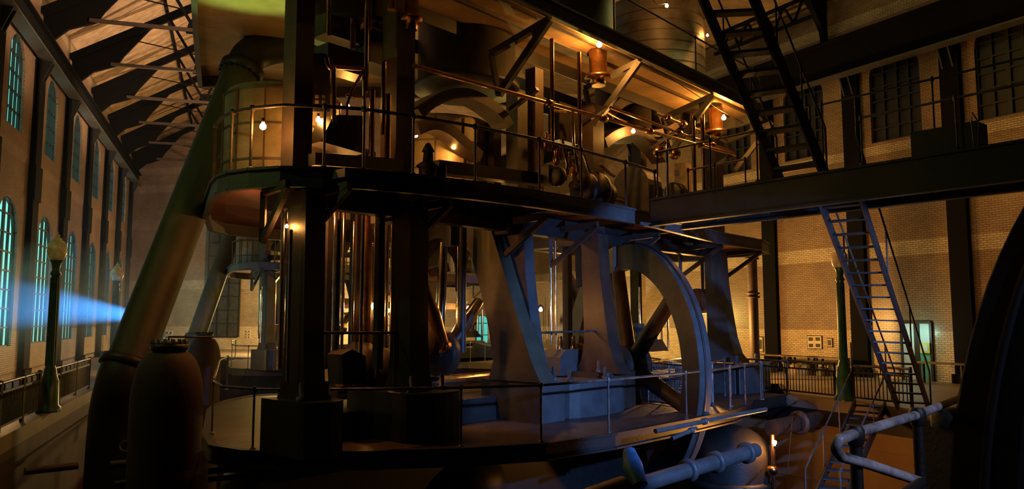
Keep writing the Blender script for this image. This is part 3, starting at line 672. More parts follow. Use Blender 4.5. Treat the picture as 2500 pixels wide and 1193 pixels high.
# riveted receivers glowing behind
recv = []
for px, py, d, r, rh in ((690, 330, 3.6, 1.25, 2.0), (1075, 350, 4.6, 1.5, 2.6), (1560, 370, 5.0, 1.0, 2.2)):
    c = at_d(px, py, d); c.z = ZG + .02; b = MB(); b.lathe(c, UP, [(r, 0), (r, rh), (r * .93, rh + .12), (0, rh + .3)], 48)
    o = b.build('receiver', M['plate'], eng); s = MB()
    for h in (.45, 1.2, 1.95): s.lathe(c, UP, [(r + .015, h), (r + .015, h + .05)], 48, False)
    for k in range(12):
        a = 2 * PI * k / 12; v = V((math.cos(a), math.sin(a), 0)) * (r + .01); s.bar(c + v, c + v + UP * rh, .04, .03)
    s.build('seam', M['brown'], o); recv.append((c, r))
# little oil pump silhouetted on the gallery
c = at_d(1045, 405, .9); b = MB(); b.lathe(V((c.x, c.y, ZG)), UP, [(.26, 0), (.26, .1), (.2, .12), (.2, .45), (.26, .5), (.12, .6), (.1, .8), (.14, .82), (.05, 1.0), (0, 1.02)], 16); b.box(V((c.x, c.y, 0)) + e * .35, .14, .14, ZG, ZG + .55)
b.build('lubricator', M['black'], props=('small black oil pump on the gallery, dark against the glowing plate', 'oil pump'))
# governor
c = at_d(1628, 380, .9); t = thing('governor', V((c.x, c.y, ZG)), 'ball governor with two round weights on a spindle above the gear guard', 'governor')
MB().tube([V((c.x, c.y, ZG)), V((c.x, c.y, c.z + .5))], .045).build('spindle', M['steel'], t)
for s_ in (-1, 1):
    q = c + e * (.32 * s_) + UP * .1 - n * .1 * s_; MB().tube([V((c.x, c.y, c.z + .48)), q], .03, 8).build('arm', M['steel'], t)
    MB().lathe(q - UP * .19, UP, [(.19 * math.sin(PI * k / 10), .19 - .19 * math.cos(PI * k / 10)) for k in range(11)], 18).build('ball_weight', M['copper'], t)

# ---------------------------------------------------------------- flywheels
def flywheel(c, w, R, wid, rad, label, m, mrim, spokes=8, ph=.3):
    w = V((w[0], w[1], 0)).normalized(); ax = V((-w.y, w.x, 0)); t = thing('flywheel', c, label, 'flywheel')
    prof = [(R - rad, -wid / 2), (R - .02, -wid / 2), (R, -wid / 2 + .03), (R, wid / 2 - .03), (R - .02, wid / 2), (R - rad, wid / 2), (R - rad, -wid / 2)]
    b = MB(); k = 96; pts = []
    for (r, h) in prof: pts += [c + ax * h + (w * math.cos(2 * PI * j / k) + UP * math.sin(2 * PI * j / k)) * r for j in range(k)]
    b.add(pts, [[i * k + j, i * k + (j + 1) % k, (i + 1) * k + (j + 1) % k, (i + 1) * k + j] for i in range(len(prof) - 1) for j in range(k)]); b.build('rim', M[mrim], t)
    g = MB()
    g.lathe(c - ax * (wid * .1), ax, [(R + .005, 0), (R + .03, .0), (R + .03, .05), (R + .005, .05)], 96, False); g.build('rim_rib', M[m], t)
    MB().lathe(c - ax * .4, ax, [(.2, 0), (.6, 0), (.6, .8), (.2, .8)], 32).build('hub', M[m], t)
    for i in range(spokes):
        a = ph + 2 * PI * i / spokes; u = w * math.cos(a) + UP * math.sin(a); MB().tube([c + u * .5, c + u * (R - rad + .03)], [.24, .2], 14).build('spoke', M[m], t)
    return t
fw = flywheel(V((3.45, 23.1, 1.05)), (.40, -.92), 3.6, .38, .75, 'tall curved flywheel rim rising beside the blue lit pedestal', 'brown', 'iron', 6, .72)
fw2 = flywheel(at(1440, 780, 30) * 1 - UP * 1.3, (.24, -.97), 3.4, .45, .6, 'shadowy flywheel further back, its brown spokes crossing the yellow wall', 'brown', 'irondk', 6, .5)
fw3 = flywheel(V((6.1, 6.0, .9)), (.94, .34), 3.5, .5, 1.0, 'huge black flywheel disc close by, cut off at the edge of the photo', 'truss', 'truss', 6, .2)
# mesh guard where the flywheel enters the platform
def mesh_guard(path, h, label):
    t = thing('mesh_guard', path[0], label, 'guard'); f, g = MB(), MB()
    for p in path: f.bar(p, p + UP * h, .04, .04)
    for p, q in zip(path[:-1], path[1:]):
        for z in (.05, h): f.bar(p + UP * z, q + UP * z, .04, .04)
        L = (q - p).length; k = int(L / .07)
        for j in range(1, k): x = p + (q - p) * (j / k); g.bar(x + UP * .05, x + UP * h, .012, .012)
        for j in range(1, int(h / .07)): g.bar(p + UP * (j * .07), q + UP * (j * .07), .012, .012)
    f.build('frame', M['rail'], t); g.build('wire_mesh', M['rail'], t); return t
gpts = [atz(1692, 998, 0), atz(1741, 987, 0)]
gpts = [V((p.x, p.y, 0)) for p in gpts]; gb = gpts[0] + V((-.9, 1.7, 0)); mesh_guard([gb, gpts[0], gpts[1], gpts[1] + V((-.9, 1.7, 0))], 1.15, 'wire mesh guard round the foot of the curved flywheel')
rl5 = railing('guard_railing', [V((p.x, p.y, 0)) for p in (atz(1560, 950, 0), atz(1694, 990, 0), atz(1740, 985, 0), atz(1770, 965, 0))], None, 'short railing round the flywheel slot in the platform', h=1.15, r=.025, m='rail', posts=[0, 2, 3])

# ---------------------------------------------------------------- leaning exhaust pipes and tanks
def exhaust(label):
    p0, p1 = at(308, 900, 17.4), at(592, 168, 20.6); ax = (p1 - p0).normalized(); L = (p1 - p0).length; t = thing('exhaust_pipe', p0, label, 'pipe', 'leaning exhaust pipes')
    r = .47
    MB().lathe(p0, ax, [(r, 0), (r, L - .05)], 40).build('pipe_body', M['pipe'], t)
    MB().lathe(p0, ax, [(r, L - .25), (r * 1.22, L - .22), (r * 1.22, L - .05), (r * 1.22, L + .02), (r, L + .04)], 40).build('flange', M['irondk'], t)
    MB().lathe(p0, ax, [(r, 0), (r * 1.25, .02), (r * 1.25, .2), (r, .22)], 40).build('flange', M['irondk'], t)
    u = ax.cross(UP).normalized(); w = ax.cross(u)
    for k in range(18): bl = MB(); bl.lathe(p0 + ax * (L - .3) + (u * math.cos(2 * PI * k / 18) + w * math.sin(2 * PI * k / 18)) * r * 1.12, ax, [(.035, 0), (.035, .3), (0, .3)], 8); bl.build('flange_bolt', M['irondk'], t)
    MB().tube(chaikin([p1 + ax * .0, p1 + ax * .5 + V((.1, 0, .1)), p1 + ax * .5 + V((1.0, .5, .5)), p1 + V((2.2, 1.0, 1.2))], 2), r, 24).build('elbow', M['irondk'], t)
    MB().tube(chaikin([V((p0.x - .35, p0.y + .2, -8)), V((p0.x - .35, p0.y + .2, p0.z - 1.3)), p0 - ax * .3, p0], 2), r * 1.12, 24).build('foot', M['black'], t)
    return t
ex = exhaust('thick leaning exhaust pipe rising past the big dark tank to the highest gallery'); ENG.append((ex, 'thinner looking leaning pipe farther off, behind the first leaning pipe'))
def tank(c, r, ztop, label):
    t = thing('air_vessel', V((c.x, c.y, -8)), label, 'tank', 'bolted air vessels'); base = V((c.x, c.y, -8)); H = ztop + 8
    prof = [(r * .9, 0), (r, .2), (r, H - 1.15)] + [(r * (.46 + .54 * math.cos(a)), H - 1.15 + .95 * math.sin(a)) for a in [PI / 2 * k / 10 for k in range(1, 11)]] + [(r * .46, H - .12)]
    MB().lathe(base, UP, prof, 48).build('vessel_body', M['tank'], t)
    MB().lathe(base, UP, [(r * .46, H - .16), (r * .52, H - .15), (r * .52, H - .05), (r * .3, H), (0, H)], 32).build('lid', M['black'], t)
    for k in range(14): a = 2 * PI * k / 14; MB().lathe(base + V((math.cos(a) * r * .46, math.sin(a) * r * .46, H - .05)), UP, [(.035, 0), (.035, .09), (0, .09)], 8).build('lid_bolt', M['black'], t)
    return t
tc = at(413, 850, 14.6); tk = tank(tc, .63, 2.0, 'big dark bolted tank in front of the foot of the thick leaning pipe'); 
tk2 = dup(tk, at(500, 780, 30) * 1 - V((tc.x, tc.y, 0)) - UP * 2.4, 'similar bolted tank standing behind, below the thinner leaning pipe')
tk2.location.z = -8.1
# small gauge pipe from tank to tank
MB().tube([at(412, 832, 14.6), at(412, 822, 14.6), at(520, 822, 16)], .02, 8).build('gauge_pipe', M['black'], props=('thin pipe running sideways from the lid of the big dark tank', 'pipe'))
# ---------------------------------------------------------------- engine behind: copies of all the above
OFF = V((-8.2, 24.0, 0))
for o, lab in ENG: dup(o, OFF, lab)
# ---------------------------------------------------------------- link bridge (walkway), stairs
def Zs(p, z): return V((p.x, p.y, z))
wa, wb = xy(atz(1590, 552, 4.72)), xy(atz(2490, 441, 4.72)); wb = wb + (wb - wa) * .25; wd = (wb - wa).normalized(); wn = V((-wd.y, wd.x, 0))   # wn: away from the camera side
if wn.y < 0: wn = -wn
t = thing('walkway', Zs(wa, 4.86), 'black iron walkway crossing from the engine gallery between the two flights of stairs', 'walkway')
for off, nm in ((0, 'girder'), (1.2, 'girder')):
    b = MB(); p, q = wa + wn * off, wb + wn * off; b.bar(Zs(p, 5.05), Zs(q, 5.05), .03, .66); b.bar(Zs(p, 5.38), Zs(q, 5.38), .16, .05); b.bar(Zs(p, 4.74), Zs(q, 4.74), .18, .05); b.build('girder', M['black'], t)
MB().ext([Zs(wa, 5.33), Zs(wb, 5.33), Zs(wb + wn * 1.2, 5.33), Zs(wa + wn * 1.2, 5.33)], UP * .05).build('deck', M['black'], t)
for k in range(9):
    p = wa + (wb - wa) * (k / 8); MB().bar(Zs(p, 4.95), Zs(p + wn * 1.2, 4.95), .08, .2).build('cross_beam', M['black'], t)
def onw(px, py, off=0): # point on the walkway deck (z 5.25) below a photo column, on its edge
    r = ray(px, py); p = wa + wn * off; den = r.x * wd.y - r.y * wd.x; tt = (p.x * wd.y - p.y * wd.x) / den; return V((r.x * tt, r.y * tt, 5.40))
# walkway rail: two heights on either side
fr_ = [onw(x, 400) for x in (2106, 2340, 2600)]
railing('walkway_railing', fr_, None, 'low looped railing on the near edge of the black walkway with a bent end', h=.95, r=.024, m='rail', posts=[0, 1])
bk_ = [onw(x, 380, 1.2) for x in (2010, 2285, 2600)]
railing('walkway_railing', bk_, None, 'tall thin railing along the far edge of the black walkway beneath the dark windows', h=1.75, r=.022, m='black', posts=[0, 1])
lr = [onw(x, 430, 1.2) for x in (1680, 1745, 1820)] 
railing('walkway_railing', lr, None, 'railing at the landing where the walkway meets the gallery, with a rounded loop', h=.85, r=.024, m='brown', posts=[0, 1, 2])
lr = [onw(x, 430, 0) for x in (1605, 1735, 1850)]
railing('walkway_railing', lr, None, 'railing rising from the gear guard towards the foot of the upper stairs', h=1.15, r=.026, m='brown', posts=[0, 1, 2])
# black box and bracket on the walkway
a, b = onw(2225, 370, .1), onw(2385, 350, .1); bx = MB(); bx.ext([Zs(a, 5.40), Zs(b, 5.40), Zs(b, 5.9), Zs(a, 5.9)], wn * .5)
bx.build('control_box', M['black'], props=('black box standing on the walkway beside a small bent bracket', 'box'))
c = onw(2378, 350, -.05); MB().tube([c, c + UP * .45 + wd * -.02, c + UP * .62, c + UP * .4 + wd * .1, c + UP * .02 + wd * .06], .015, 8).build('bent_bracket', M['rail'], props=('pale bent bracket on the end of the black walkway box', 'bracket'))
def stairs(b0, b1, t0, t1, nt, label, rails=True, m='black', sd=.24, td=.26, rail_m='brown', rh=.95, tt=.035):
    """b0,b1: feet of the two stringers, t0,t1: their heads"""
    t = thing('stairs', (b0 + b1) / 2, label, 'stairs')
    up = (t0 - b0).normalized(); acr = (b1 - b0).normalized(); run = V((up.x, up.y, 0)).normalized()
    for p, q in ((b0, t0), (b1, t1)):
        MB().bar(p, q, .05, sd).build('stringer', M['irondk'], t)
    for k in range(nt):
        f = (k + .5) / nt; p, q = b0 + (t0 - b0) * f, b1 + (t1 - b1) * f
        MB().ext([p - run * td / 2, q - run * td / 2, q + run * td / 2, p + run * td / 2], UP * tt).build('tread', M[m], t)
    if rails:
        for p, q, s_ in ((b0, t0, -1), (b1, t1, 1)):
            off = acr * .06 * s_
            b = MB(); b.tube([p + off, p + off + UP * rh, q + off + UP * rh, q + off + UP * (rh + .8)], .022, 8); b.build('handrail', M[rail_m], t)
            for f in (.33, .66):
                x = p + (q - p) * f + off; MB().tube([x, x + UP * rh], .018, 8).build('rail_post', M[rail_m], t)
    return t
stairs(at(2193, 993, 20.6) , at(2268, 997, 20.6), onw(1992, 505, .3) - UP * .25, onw(2092, 500, .3) - UP * .25, 19, 'steep iron stairs from the floor up to the walkway, in front of the lit doorway')
s1a, s1b = onw(1905, 430, .2), onw(2012, 412, .2)
stairs(s1a, s1b, at(1700, -40, 14.8), at(1826, -40, 14.8), 10, 'upper flight of black stairs climbing from the walkway out of the picture', td=.36, sd=.28, tt=.06)
# bottom handrail detail + stairs into the pit
stairs(at(1975, 1250, 17.4), at(2048, 1255, 17.4), at(2088, 982, 22.6), at(2162, 988, 22.4), 14, 'dark stairs leading down into the pit below the floor edge', m='irondk', rh=.9, rail_m='brown')
# ---------------------------------------------------------------- floor railings (balustrades)
def balustrade(pts, label, h=1.05, m='black'):
    t = thing('balustrade', pts[0], label, 'railing', 'balustrades round the pit')
    MB().tube([p + UP * h for p in pts], .035, 10).build('handrail', M['rail'], t)
    g = MB(); orn = MB()
    for p, q in zip(pts[:-1], pts[1:]):
        L = (q - p).length; k = max(2, int(L / .125)); d = (q - p).normalized()
        for j in range(k + 1): x = p + (q - p) * (j / k); g.bar(x + UP * .12, x + UP * (h - .2), .022, .022)
        for z in (.12, h - .2): g.bar(p + UP * z, q + UP * z, .04, .05)
        kk = max(1, int(L / .55))
        for j in range(kk):
            x = p + (q - p) * ((j + .5) / kk) + UP * (h - .11); orn.bar(x - UP * .07, x + UP * .07, .03, .03); orn.bar(x - d * .06 - UP * .07, x + d * .06 - UP * .07, .03, .02); orn.bar(x - d * .06 + UP * .07, x + d * .06 + UP * .07, .03, .02)
    g.build('bar_grille', M[m], t); orn.build('ornament', M[m], t)
    for p in pts: MB().bar(p, p + UP * (h + .06), .07, .07).build('post', M[m], t)
def le(Y): p = Ledge(Y) - LN * .22; return V((p.x, p.y, 0))
balustrade([le(y) for y in (14.8, 16.9, 18.8, 20.4)], 'barred balustrade on the floor edge between the photo edge and the tall lamp post')
balustrade([le(y) for y in (21.0, 22.8, 25.2, 27.6)], 'barred balustrade on the floor edge beyond the tall lamp post')
balustrade([le(y) for y in (32, 36, 40, 44, 48, 53)], 'barred balustrade far along the window side, behind the leaning pipe')
MB().bar(le(15.6), le(15.6) + UP * 1.3, .3, .3).build('balustrade_post', M['black'], props=('thick black post ending the balustrade at the photo edge', 'post'))
def re_(Y): p = Redge(Y) - V((-.894, -.447, 0)) * .2; return V((p.x, p.y, 0))
balustrade([re_(y) for y in (27.5, 25.6, 23.9)], 'barred balustrade along the floor edge left of the green lamp post below the framed prints')
balustrade([re_(y) for y in (23.3, 21.6)], 'barred balustrade between the green lamp post and the foot of the stairs')
balustrade([re_(y) for y in (20.2, 18.6, 17.2)], 'barred balustrade past the foot of the stairs toward the huge black flywheel')
pr = [V((p.x, p.y, 0)) for p in (atz(1862, 975, 0), atz(1925, 962, 0), atz(2075, 978, 0))]
railing('bridge_railing', pr, None, 'pipe railing on the small bridge from the platform to the tiled side', h=1.1, r=.028, m='rail', posts=range(3), mids=())
railing('bridge_railing', [V((p.x, p.y, 0)) for p in (atz(1785, 992, 0), atz(1858, 975, 0))], None, 'short pale rail at the corner of the platform before the blue lit pedestal', h=1.1, r=.03, m='rail', posts=[0, 1])
# lamp posts
def lamp_post(p, H, label):
    t = thing('lamp_post', p, label, 'lamp post', 'acorn globe lamp posts')
    MB().lathe(p, UP, [(.3, 0), (.3, .12), (.24, .18), (.22, .8), (.17, .95), (.15, 1.1), (.115, 1.2), (.10, H - 1.15), (.14, H - 1.12), (.09, H - 1.0), (.12, H - .82), (.17, H - .74)], 20).build('post', M['green'], t)
    g = MB(); g.lathe(p + UP * (H - .74), UP, [(.15, 0), (.2, .06), (.245, .22), (.235, .38), (.17, .5), (.09, .56)], 24); g.build('globe', M['globe'], t)
    MB().lathe(p + UP * (H - .19), UP, [(.1, 0), (.11, .04), (.05, .07), (.06, .12), (.015, .16), (0, .24)], 12).build('finial', M['globe'], t)
    b = MB()
    for k in range(12): a = 2 * PI * k / 12; v = V((math.cos(a), math.sin(a), 0)); b.bar(p + v * .118 + UP * 1.2, p + v * .104 + UP * (H - 1.2), .02, .02)
    b.build('fluting', M['green'], t)
    return t
lp1 = lamp_post(V((-12.15, 20.7, 0)), 4.72, 'green lamp post with opal acorn globe on the floor edge before the tall lit windows')
dup(lp1, V((-16.05, 31.6, 0)) - V((-12.15, 20.7, 0)), 'smaller looking lamp post with pale globe beside the blue beam, next to the leaning pipe')
dup(lp1, V((-24.3, 54.5, 0)) - V((-12.15, 20.7, 0)), 'distant lamp post glimpsed between the two leaning pipes')
dup(lp1, Redge(23.6) + V((.15, 0, 0)) - V((-12.15, 20.7, 0)), 'green lamp post standing behind the steep iron stairs near the tiled wall')
# ---------------------------------------------------------------- right side: near rail, doorway, prints, benches
t = thing('near_railing', at(2240, 1193, 4.3), 'pale thick pipe rail with a bent end close to the camera above the pit', 'railing')
ptsN = [at(2352, 968, 6.2), at(2240, 1012, 4.6), at(2092, 1056, 4.0), at(2050, 1072, 3.85), at(2036, 1092, 3.85), at(2055, 1115, 3.9), at(2120, 1133, 4.0), at(2250, 1176, 4.3)]
MB().tube(chaikin(ptsN[:3], 0) + chaikin(ptsN[3:6], 2) + ptsN[6:], .026, 12).build('handrail', M['railpale'], t)
for px, py, Y in ((2352, 968, 6.2), (2240, 1012, 4.6), (2088, 1057, 4.0)):
    p = at(px, py, Y); b = MB(); b.tube([p - UP * 1.2, p], .03, 10); b.lathe(p - UP * .06, UP, [(.034, 0), (.045, .03), (.045, .08), (.03, .1)], 12); b.build('post', M['black'], t)
MB().tube([at(2250, 1176, 4.3), at(2230, 1190, 4.0), at(2120, 1260, 3.4)], .028, 10).build('lower_rail', M['black'], t)
p = at(2330, 1035, 5.2); b = MB(); b.box(p + V((.45, .1, 0)), .5, .25, p.z - 2.2, p.z, (1, .2)); b.lathe(p - UP * .02, UP, [(.14, 0), (.14, .08), (.1, .12), (0, .13)], 16)
b.build('bearing_pedestal', M['black'], props=('black bolted pedestal in front of the huge black flywheel', 'pedestal'))
def wallR(px, z, o=.03): p = Rpx(px) + RN * o; return V((p.x, p.y, z))
# doorway
WDoor = 1
t = thing('door_1', wallR(2232, 0), kind='structure')
dl, dr = Rpx(2197), Rpx(2268); dd_ = (dr - dl).normalized(); L = (dr - dl).length
def DP(u, z, o=.04): p = dl + dd_ * (u * L) + RN * o; return V((p.x, p.y, z))
fr = MB()
for u in (0, 1): fr.bar(DP(u, 0), DP(u, 2.3), .1, .12, RN)
fr.bar(DP(0, 2.3), DP(1, 2.3), .1, .12, RN); fr.build('door_frame', M['irondk'], t)
pn = MB(); pn.ext([DP(.03, .02, .02), DP(.45, .02, .02), DP(.45, 2.25, .02), DP(.03, 2.25, .02)], RN * .04); pn.build('door_leaf', M['doorwhite'], t)
pn = MB(); pn.ext([DP(.62, 0, .02), DP(.97, 0, .02), DP(.97, 1.15, .02), DP(.62, 1.15, .02)], RN * .06); pn.build('lower_leaf', M['doorgreen'], t)
pn = MB(); pn.ext([DP(.62, 1.15, .02), DP(.97, 1.15, .02), DP(.97, 2.25, .02), DP(.62, 2.25, .02)], RN * .02); pn.build('lit_tiles', M['doorwhite'], t)
pn = MB(); pn.ext([DP(.45, 0, .02), DP(.62, 0, .02), DP(.62, 2.25, .02), DP(.45, 2.25, .02)], RN * .1); pn.build('door_edge', M['irondk'], t)
sg = MB(); sg.ext([DP(.66, 1.1, .14), DP(.98, 1.1, .14), DP(.98, 1.5, .14), DP(.66, 1.5, .14)], RN * .02); sgo = sg.build('notice', M['yellow'], props=('small yellow notice with a white panel beside the lit doorway', 'notice'))
sg = MB(); sg.ext([DP(.74, 1.18, .165), DP(.92, 1.18, .165), DP(.92, 1.42, .165), DP(.74, 1.42, .165)], RN * .01); sg.build('panel', M['doorwhite'], sgo)
# framed prints on the tiled wall
def frameR(px, z, w, h, label, n_=2):
    t = thing('framed_print', wallR(px, z - h / 2), label, 'picture', 'framed prints on the walls'); c = wallR(px, z)
    MB().bar(c - RW * w / 2, c + RW * w / 2, h, .04, RN).build('frame', M['black'], t)
    MB().bar(c - RW * (w / 2 - .03) + RN * .025, c + RW * (w / 2 - .03) + RN * .025, h - .07, .01, RN).build('mount', M['paper'], t)
    for k in range(n_):
        q = c + UP * (h * (.23 - .46 * k) if n_ == 2 else 0) + RN * .035; MB().bar(q - RW * w * .28, q + RW * w * .28, h * (.26 if n_ == 2 else .6), .01, RN).build('print', M['photo'], t)
z0 = lambda px, py: at(px, py, Rpx(px).y).z
frameR(1976, z0(1976, 835), .42, .62, 'framed pair of prints on the tiled wall, the one farther from the lamp post'); frameR(1993, z0(1993, 835), .42, .62, 'framed pair of prints on the tiled wall, beside the single small print')
frameR(2021, z0(2021, 836), .3, .4, 'single small framed print on the tiled wall near the green lamp post', 1)
frameR(1854, z0(1854, 840), .3, .75, 'dark narrow print on the tiled wall behind the standing pipe', 1)
frameR(1562, z0(1562, 806), .9, .4, 'framed print on the tiled wall seen under the flywheel rim', 1)
def bench(px, label):
    p = Rpx(px) + RN * 1.0; t = thing('bench', V((p.x, p.y, 0)), label, 'bench', 'benches along the tiled wall')
    MB().bar(V((p.x, p.y, .78)) - RW * 1.0, V((p.x, p.y, .78)) + RW * 1.0, .6, .06).build('top', M['wood'], t)
    for s_ in (-1, 1):
        q = p + RW * (.85 * s_); MB().bar(V((q.x, q.y, 0)) - RN * .2, V((q.x, q.y, .75)) - RN * .2, .08, .08).build('leg', M['black'], t); MB().bar(V((q.x, q.y, 0)) + RN * .2, V((q.x, q.y, .75)) + RN * .2, .08, .08).build('leg', M['black'], t)
    return t
bench(1925, 'wooden table at the tiled wall below the blank tiles next to the black column'); bench(1990, 'wooden table at the tiled wall directly below the paired prints'); bench(2050, 'wooden table at the tiled wall beside the green lamp post'); bench(2325, 'wooden table at the tiled wall past the doorway')
for px, s_, l in ((1912, .3, 'dark lump of machinery stored under the table by the black column'), (1975, .36, 'pale crate under the table below the paired prints'), (2005, .42, 'dark machine casting under the table below the small print'), (2040, .3, 'dark casting stored by the green lamp post')):
    p = Rpx(px) + RN * 1.1; b = MB(); b.lathe(V((p.x, p.y, 0)), UP, [(s_, 0), (s_, s_ * .5), (s_ * .7, s_ * .9), (s_ * .75, s_ * 1.1), (s_ * .3, s_ * 1.3), (0, s_ * 1.35)], 14); b.build('casting', M['plate' if px == 1975 else 'irondk'], props=(l, 'casting', 'castings under the tables'))
# standing pipe near the black column, with flanges
p = at_d(1839, 750, 2.4); z1 = at_d(1839, 628, 2.4).z
t = thing('standing_pipe', V((p.x, p.y, 0)), 'vertical flanged pipe standing before the black wall column', 'pipe'); MB().tube([V((p.x, p.y, 0)), V((p.x, p.y, z1))], .2, 20).build('pipe_body', M['brown'], t)
for z in (.05, z1 * .66, z1 * .69, z1 - .1): MB().lathe(V((p.x, p.y, z)), UP, [(.2, 0), (.28, .01), (.28, .08), (.2, .09)], 20).build('flange', M['brown'], t)
# motor housing hanging between arch and column
c = at_d(1716, 735, 3.6); b = MB(); b.lathe(c - e * .6, e, [(0, 0), (.42, .02), (.5, .1), (.5, 1.1), (.42, 1.18), (0, 1.2)], 24); b.bar(c + UP * .4, c + UP * 2.6, .12, .12); b.build('hanging_condenser', M['brown'], props=('brown rounded casing between the flywheel rim and the blue lit leg', 'casing'))
# ---------------------------------------------------------------- below the platform
def pitpipe(pts, Y, r, m, label, flg=()):
    P = [at(a, b, y) for (a, b), y in zip(pts, Y)]; t = thing('pit_pipe', P[0], label, 'pipe', 'pipes in the pit')
    MB().tube(P, r, 18).build('pipe_body', M[m], t); ax = (P[-1] - P[0]).normalized()
    for k in flg: c = P[0] + (P[-1] - P[0]) * k; MB().lathe(c - ax * .06, ax, [(r, 0), (r * 1.5, .01), (r * 1.5, .12), (r, .13)], 18).build('flange', M[m], t)
pitpipe([(1420, 1225), (1845, 1098)], [14.5, 18.5], .16, 'iron', 'grey flanged pipe slanting up under the edge of the platform', (.55, .72, .93))
pitpipe([(1380, 1230), (1520, 1180)], [13.5, 14.5], .14, 'brown', 'short dark pipe stub at the bottom edge below the platform')
pitpipe([(1600, 1052), (1870, 998)], [16.3, 19.6], .05, 'iron', 'thin conduit running along just under the platform edge', (.4,))
pitpipe([(1640, 1070), (1700, 1045)], [16.6, 17.2], .045, 'iron', 'very short thin conduit below the platform near the mesh guard', (.8,))
pitpipe([(1885, 1045), (2010, 1020)], [22.5, 24.5], .24, 'brown', 'stout lagged pipe beside the pit bulb, under the floor edge', (.5,))
pitpipe([(60, 1150), (190, 1136)], [15, 15.6], .07, 'brown', 'dim purple brown pipe low in the pit below the balustrade')
pitpipe([(270, 1134), (342, 1127)], [15, 15.2], .07, 'brown', 'dim pipe low in the pit left of the big dark tank')
pitpipe([(508, 1150), (605, 1142)], [15.5, 15.9], .06, 'brown', 'upper of two dim pipes below the rounded platform corner')
pitpipe([(508, 1170), (605, 1160)], [15.5, 15.9], .05, 'brown', 'lower of two dim pipes below the rounded platform corner')
pitpipe([(280, 1180), (350, 1171)], [15, 15.2], .05, 'brown', 'dim thin pipe at the very bottom beside the big dark tank')
P = chaikin([at(1530, 1085, 15.6), at(1530, 1120, 15.6), at(1548, 1140, 15.4), at(1555, 1190, 15.2)], 2); MB().tube([at(1535, 1098, 15.8), at(1543, 1135, 15.6), at(1562, 1185, 15.3)], [.12, .2, .16], 18).build('pipe_elbow', M['blue'], props=('pipe bend under the platform, coloured as if lit blue', 'pipe'))
# valve with hand wheel in the pit at left
c = at(312, 1115, 15); t = thing('pit_valve', c, 'small valve with spoked wheel in the pit beside the big dark tank', 'valve')
MB().tube([c - UP * .15, c + UP * .2], .03, 8).build('stem', M['brown'], t); b = MB(); b.tube([c + UP * .2 + V((math.cos(a), .3 * math.sin(a), .6 * math.sin(a))) * .16 for a in [2 * PI * k / 16 for k in range(17)]], .02, 8); b.build('wheel', M['brown'], t)
# pump barrels hanging below the platform
def barrel(px, py, Y, r, z1, label):
    c = at(px, py, Y); base = V((c.x, c.y, -8)); t = thing('pump_barrel', base, label, 'pump', 'pump barrels below the platform')
    MB().lathe(base, UP, [(r, 0), (r, 8 + z1 - .8)] + [(r * math.cos(a), 8 + z1 - .8 + .8 * math.sin(a)) for a in [PI / 2 * k / 8 for k in range(1, 9)]], 40).build('barrel_body', M['irondk'], t)
    for z in (3.5, 6): MB().lathe(base + UP * z, UP, [(r, 0), (r * 1.12, .02), (r * 1.12, .16), (r, .18)], 40).build('flange', M['irondk'], t)
barrel(1782, 1080, 21.5, 1.05, -.42, 'big dark pump barrel under the platform corner beside the pit bulb')
barrel(1100, 1150, 18.5, 1.3, -.5, 'dark pump barrel hidden in shadow under the middle of the platform')
barrel(640, 1150, 18.5, .9, -.6, 'dark pump barrel in shadow under the rounded platform corner')
fd = MB(); fd.ext([E(a_, b_, -7.9) for a_, b_ in ((-2.5, 1.2), (14.0, 1.2), (14.0, 6.0), (3.0, 6.0))], UP * 7.4); tag(fd.build('dark_fill_block', M['black']), kind='structure')  # dark block added so the space under the platform reads black
# pump rod with collar by the pit bulb
c = at(1886, 1150, 20.6); t = thing('pit_rod', V((c.x, c.y, -6)), 'upright rod with a ribbed collar beside the lit pit bulb', 'rod'); MB().tube([V((c.x, c.y, -6)), at(1886, 1060, 20.6)], .05, 10).build('rod', M['copper'], t)
MB().lathe(c - UP * .08, UP, [(.07, 0), (.13, .03), (.15, .14), (.12, .2), (.06, .22)], 18).build('collar', M['copper'], t)
MB().tube([at(1935, 1020, 22), at(1918, 1193, 22)], .012, 6).build('pit_cable', M['black'], props=('thin black cable hanging down the pit wall', 'cable'))
# ---------------------------------------------------------------- end wall things
def wallE(px, py, o=.05): p = EL + ED * Eu(px) + EN * o; q = at(px, py, p.y); return V((p.x, p.y, q.z))
def rectE(name, px0, px1, y0, y1, m, o, parent=None, props=None, th=.06):
    a, b = wallE(px0, y1, o), wallE(px1, y1, o); zt = wallE((px0 + px1) / 2, y0, o).z; zb = (a.z + b.z) / 2
    return MB().ext([Zs(a, zb), Zs(b, zb), Zs(b, zt), Zs(a, zt)], EN * th).build(name, M[m], parent, props=props)
t = thing('door_2', wallE(546, 822), kind='structure'); rectE('shutter', 507, 586, 560, 822, 'shutter', .03, t, th=.15)
g = MB(); 
for k in range(4): x = 507 + 79 * k / 3; g.bar(wallE(x, 822, .2), wallE(x, 560, .2), .08, .06)
for k in range(9): y = 822 - 262 * k / 8; g.bar(wallE(507, y, .2), wallE(586, y, .2), .06, .06)
g.build('shutter_bar', M['black'], t)
def frameE(px0, px1, y0, y1, label, m='black'):
    c = wallE((px0 + px1) / 2, y1); t = thing('framed_print', c, label, 'picture', 'framed prints on the walls'); rectE('frame', px0, px1, y0, y1, m, .02, t); dx, dy = (px1 - px0) * .28, (y1 - y0) * .2
    rectE('print', px0 + dx, px1 - dx, y0 + dy, y1 - dy, 'paper' if m == 'black' else 'photo', .09, t, th=.02)
frameE(374, 388, 803, 828, 'black framed picture on the end wall right beside the leaning pipe')
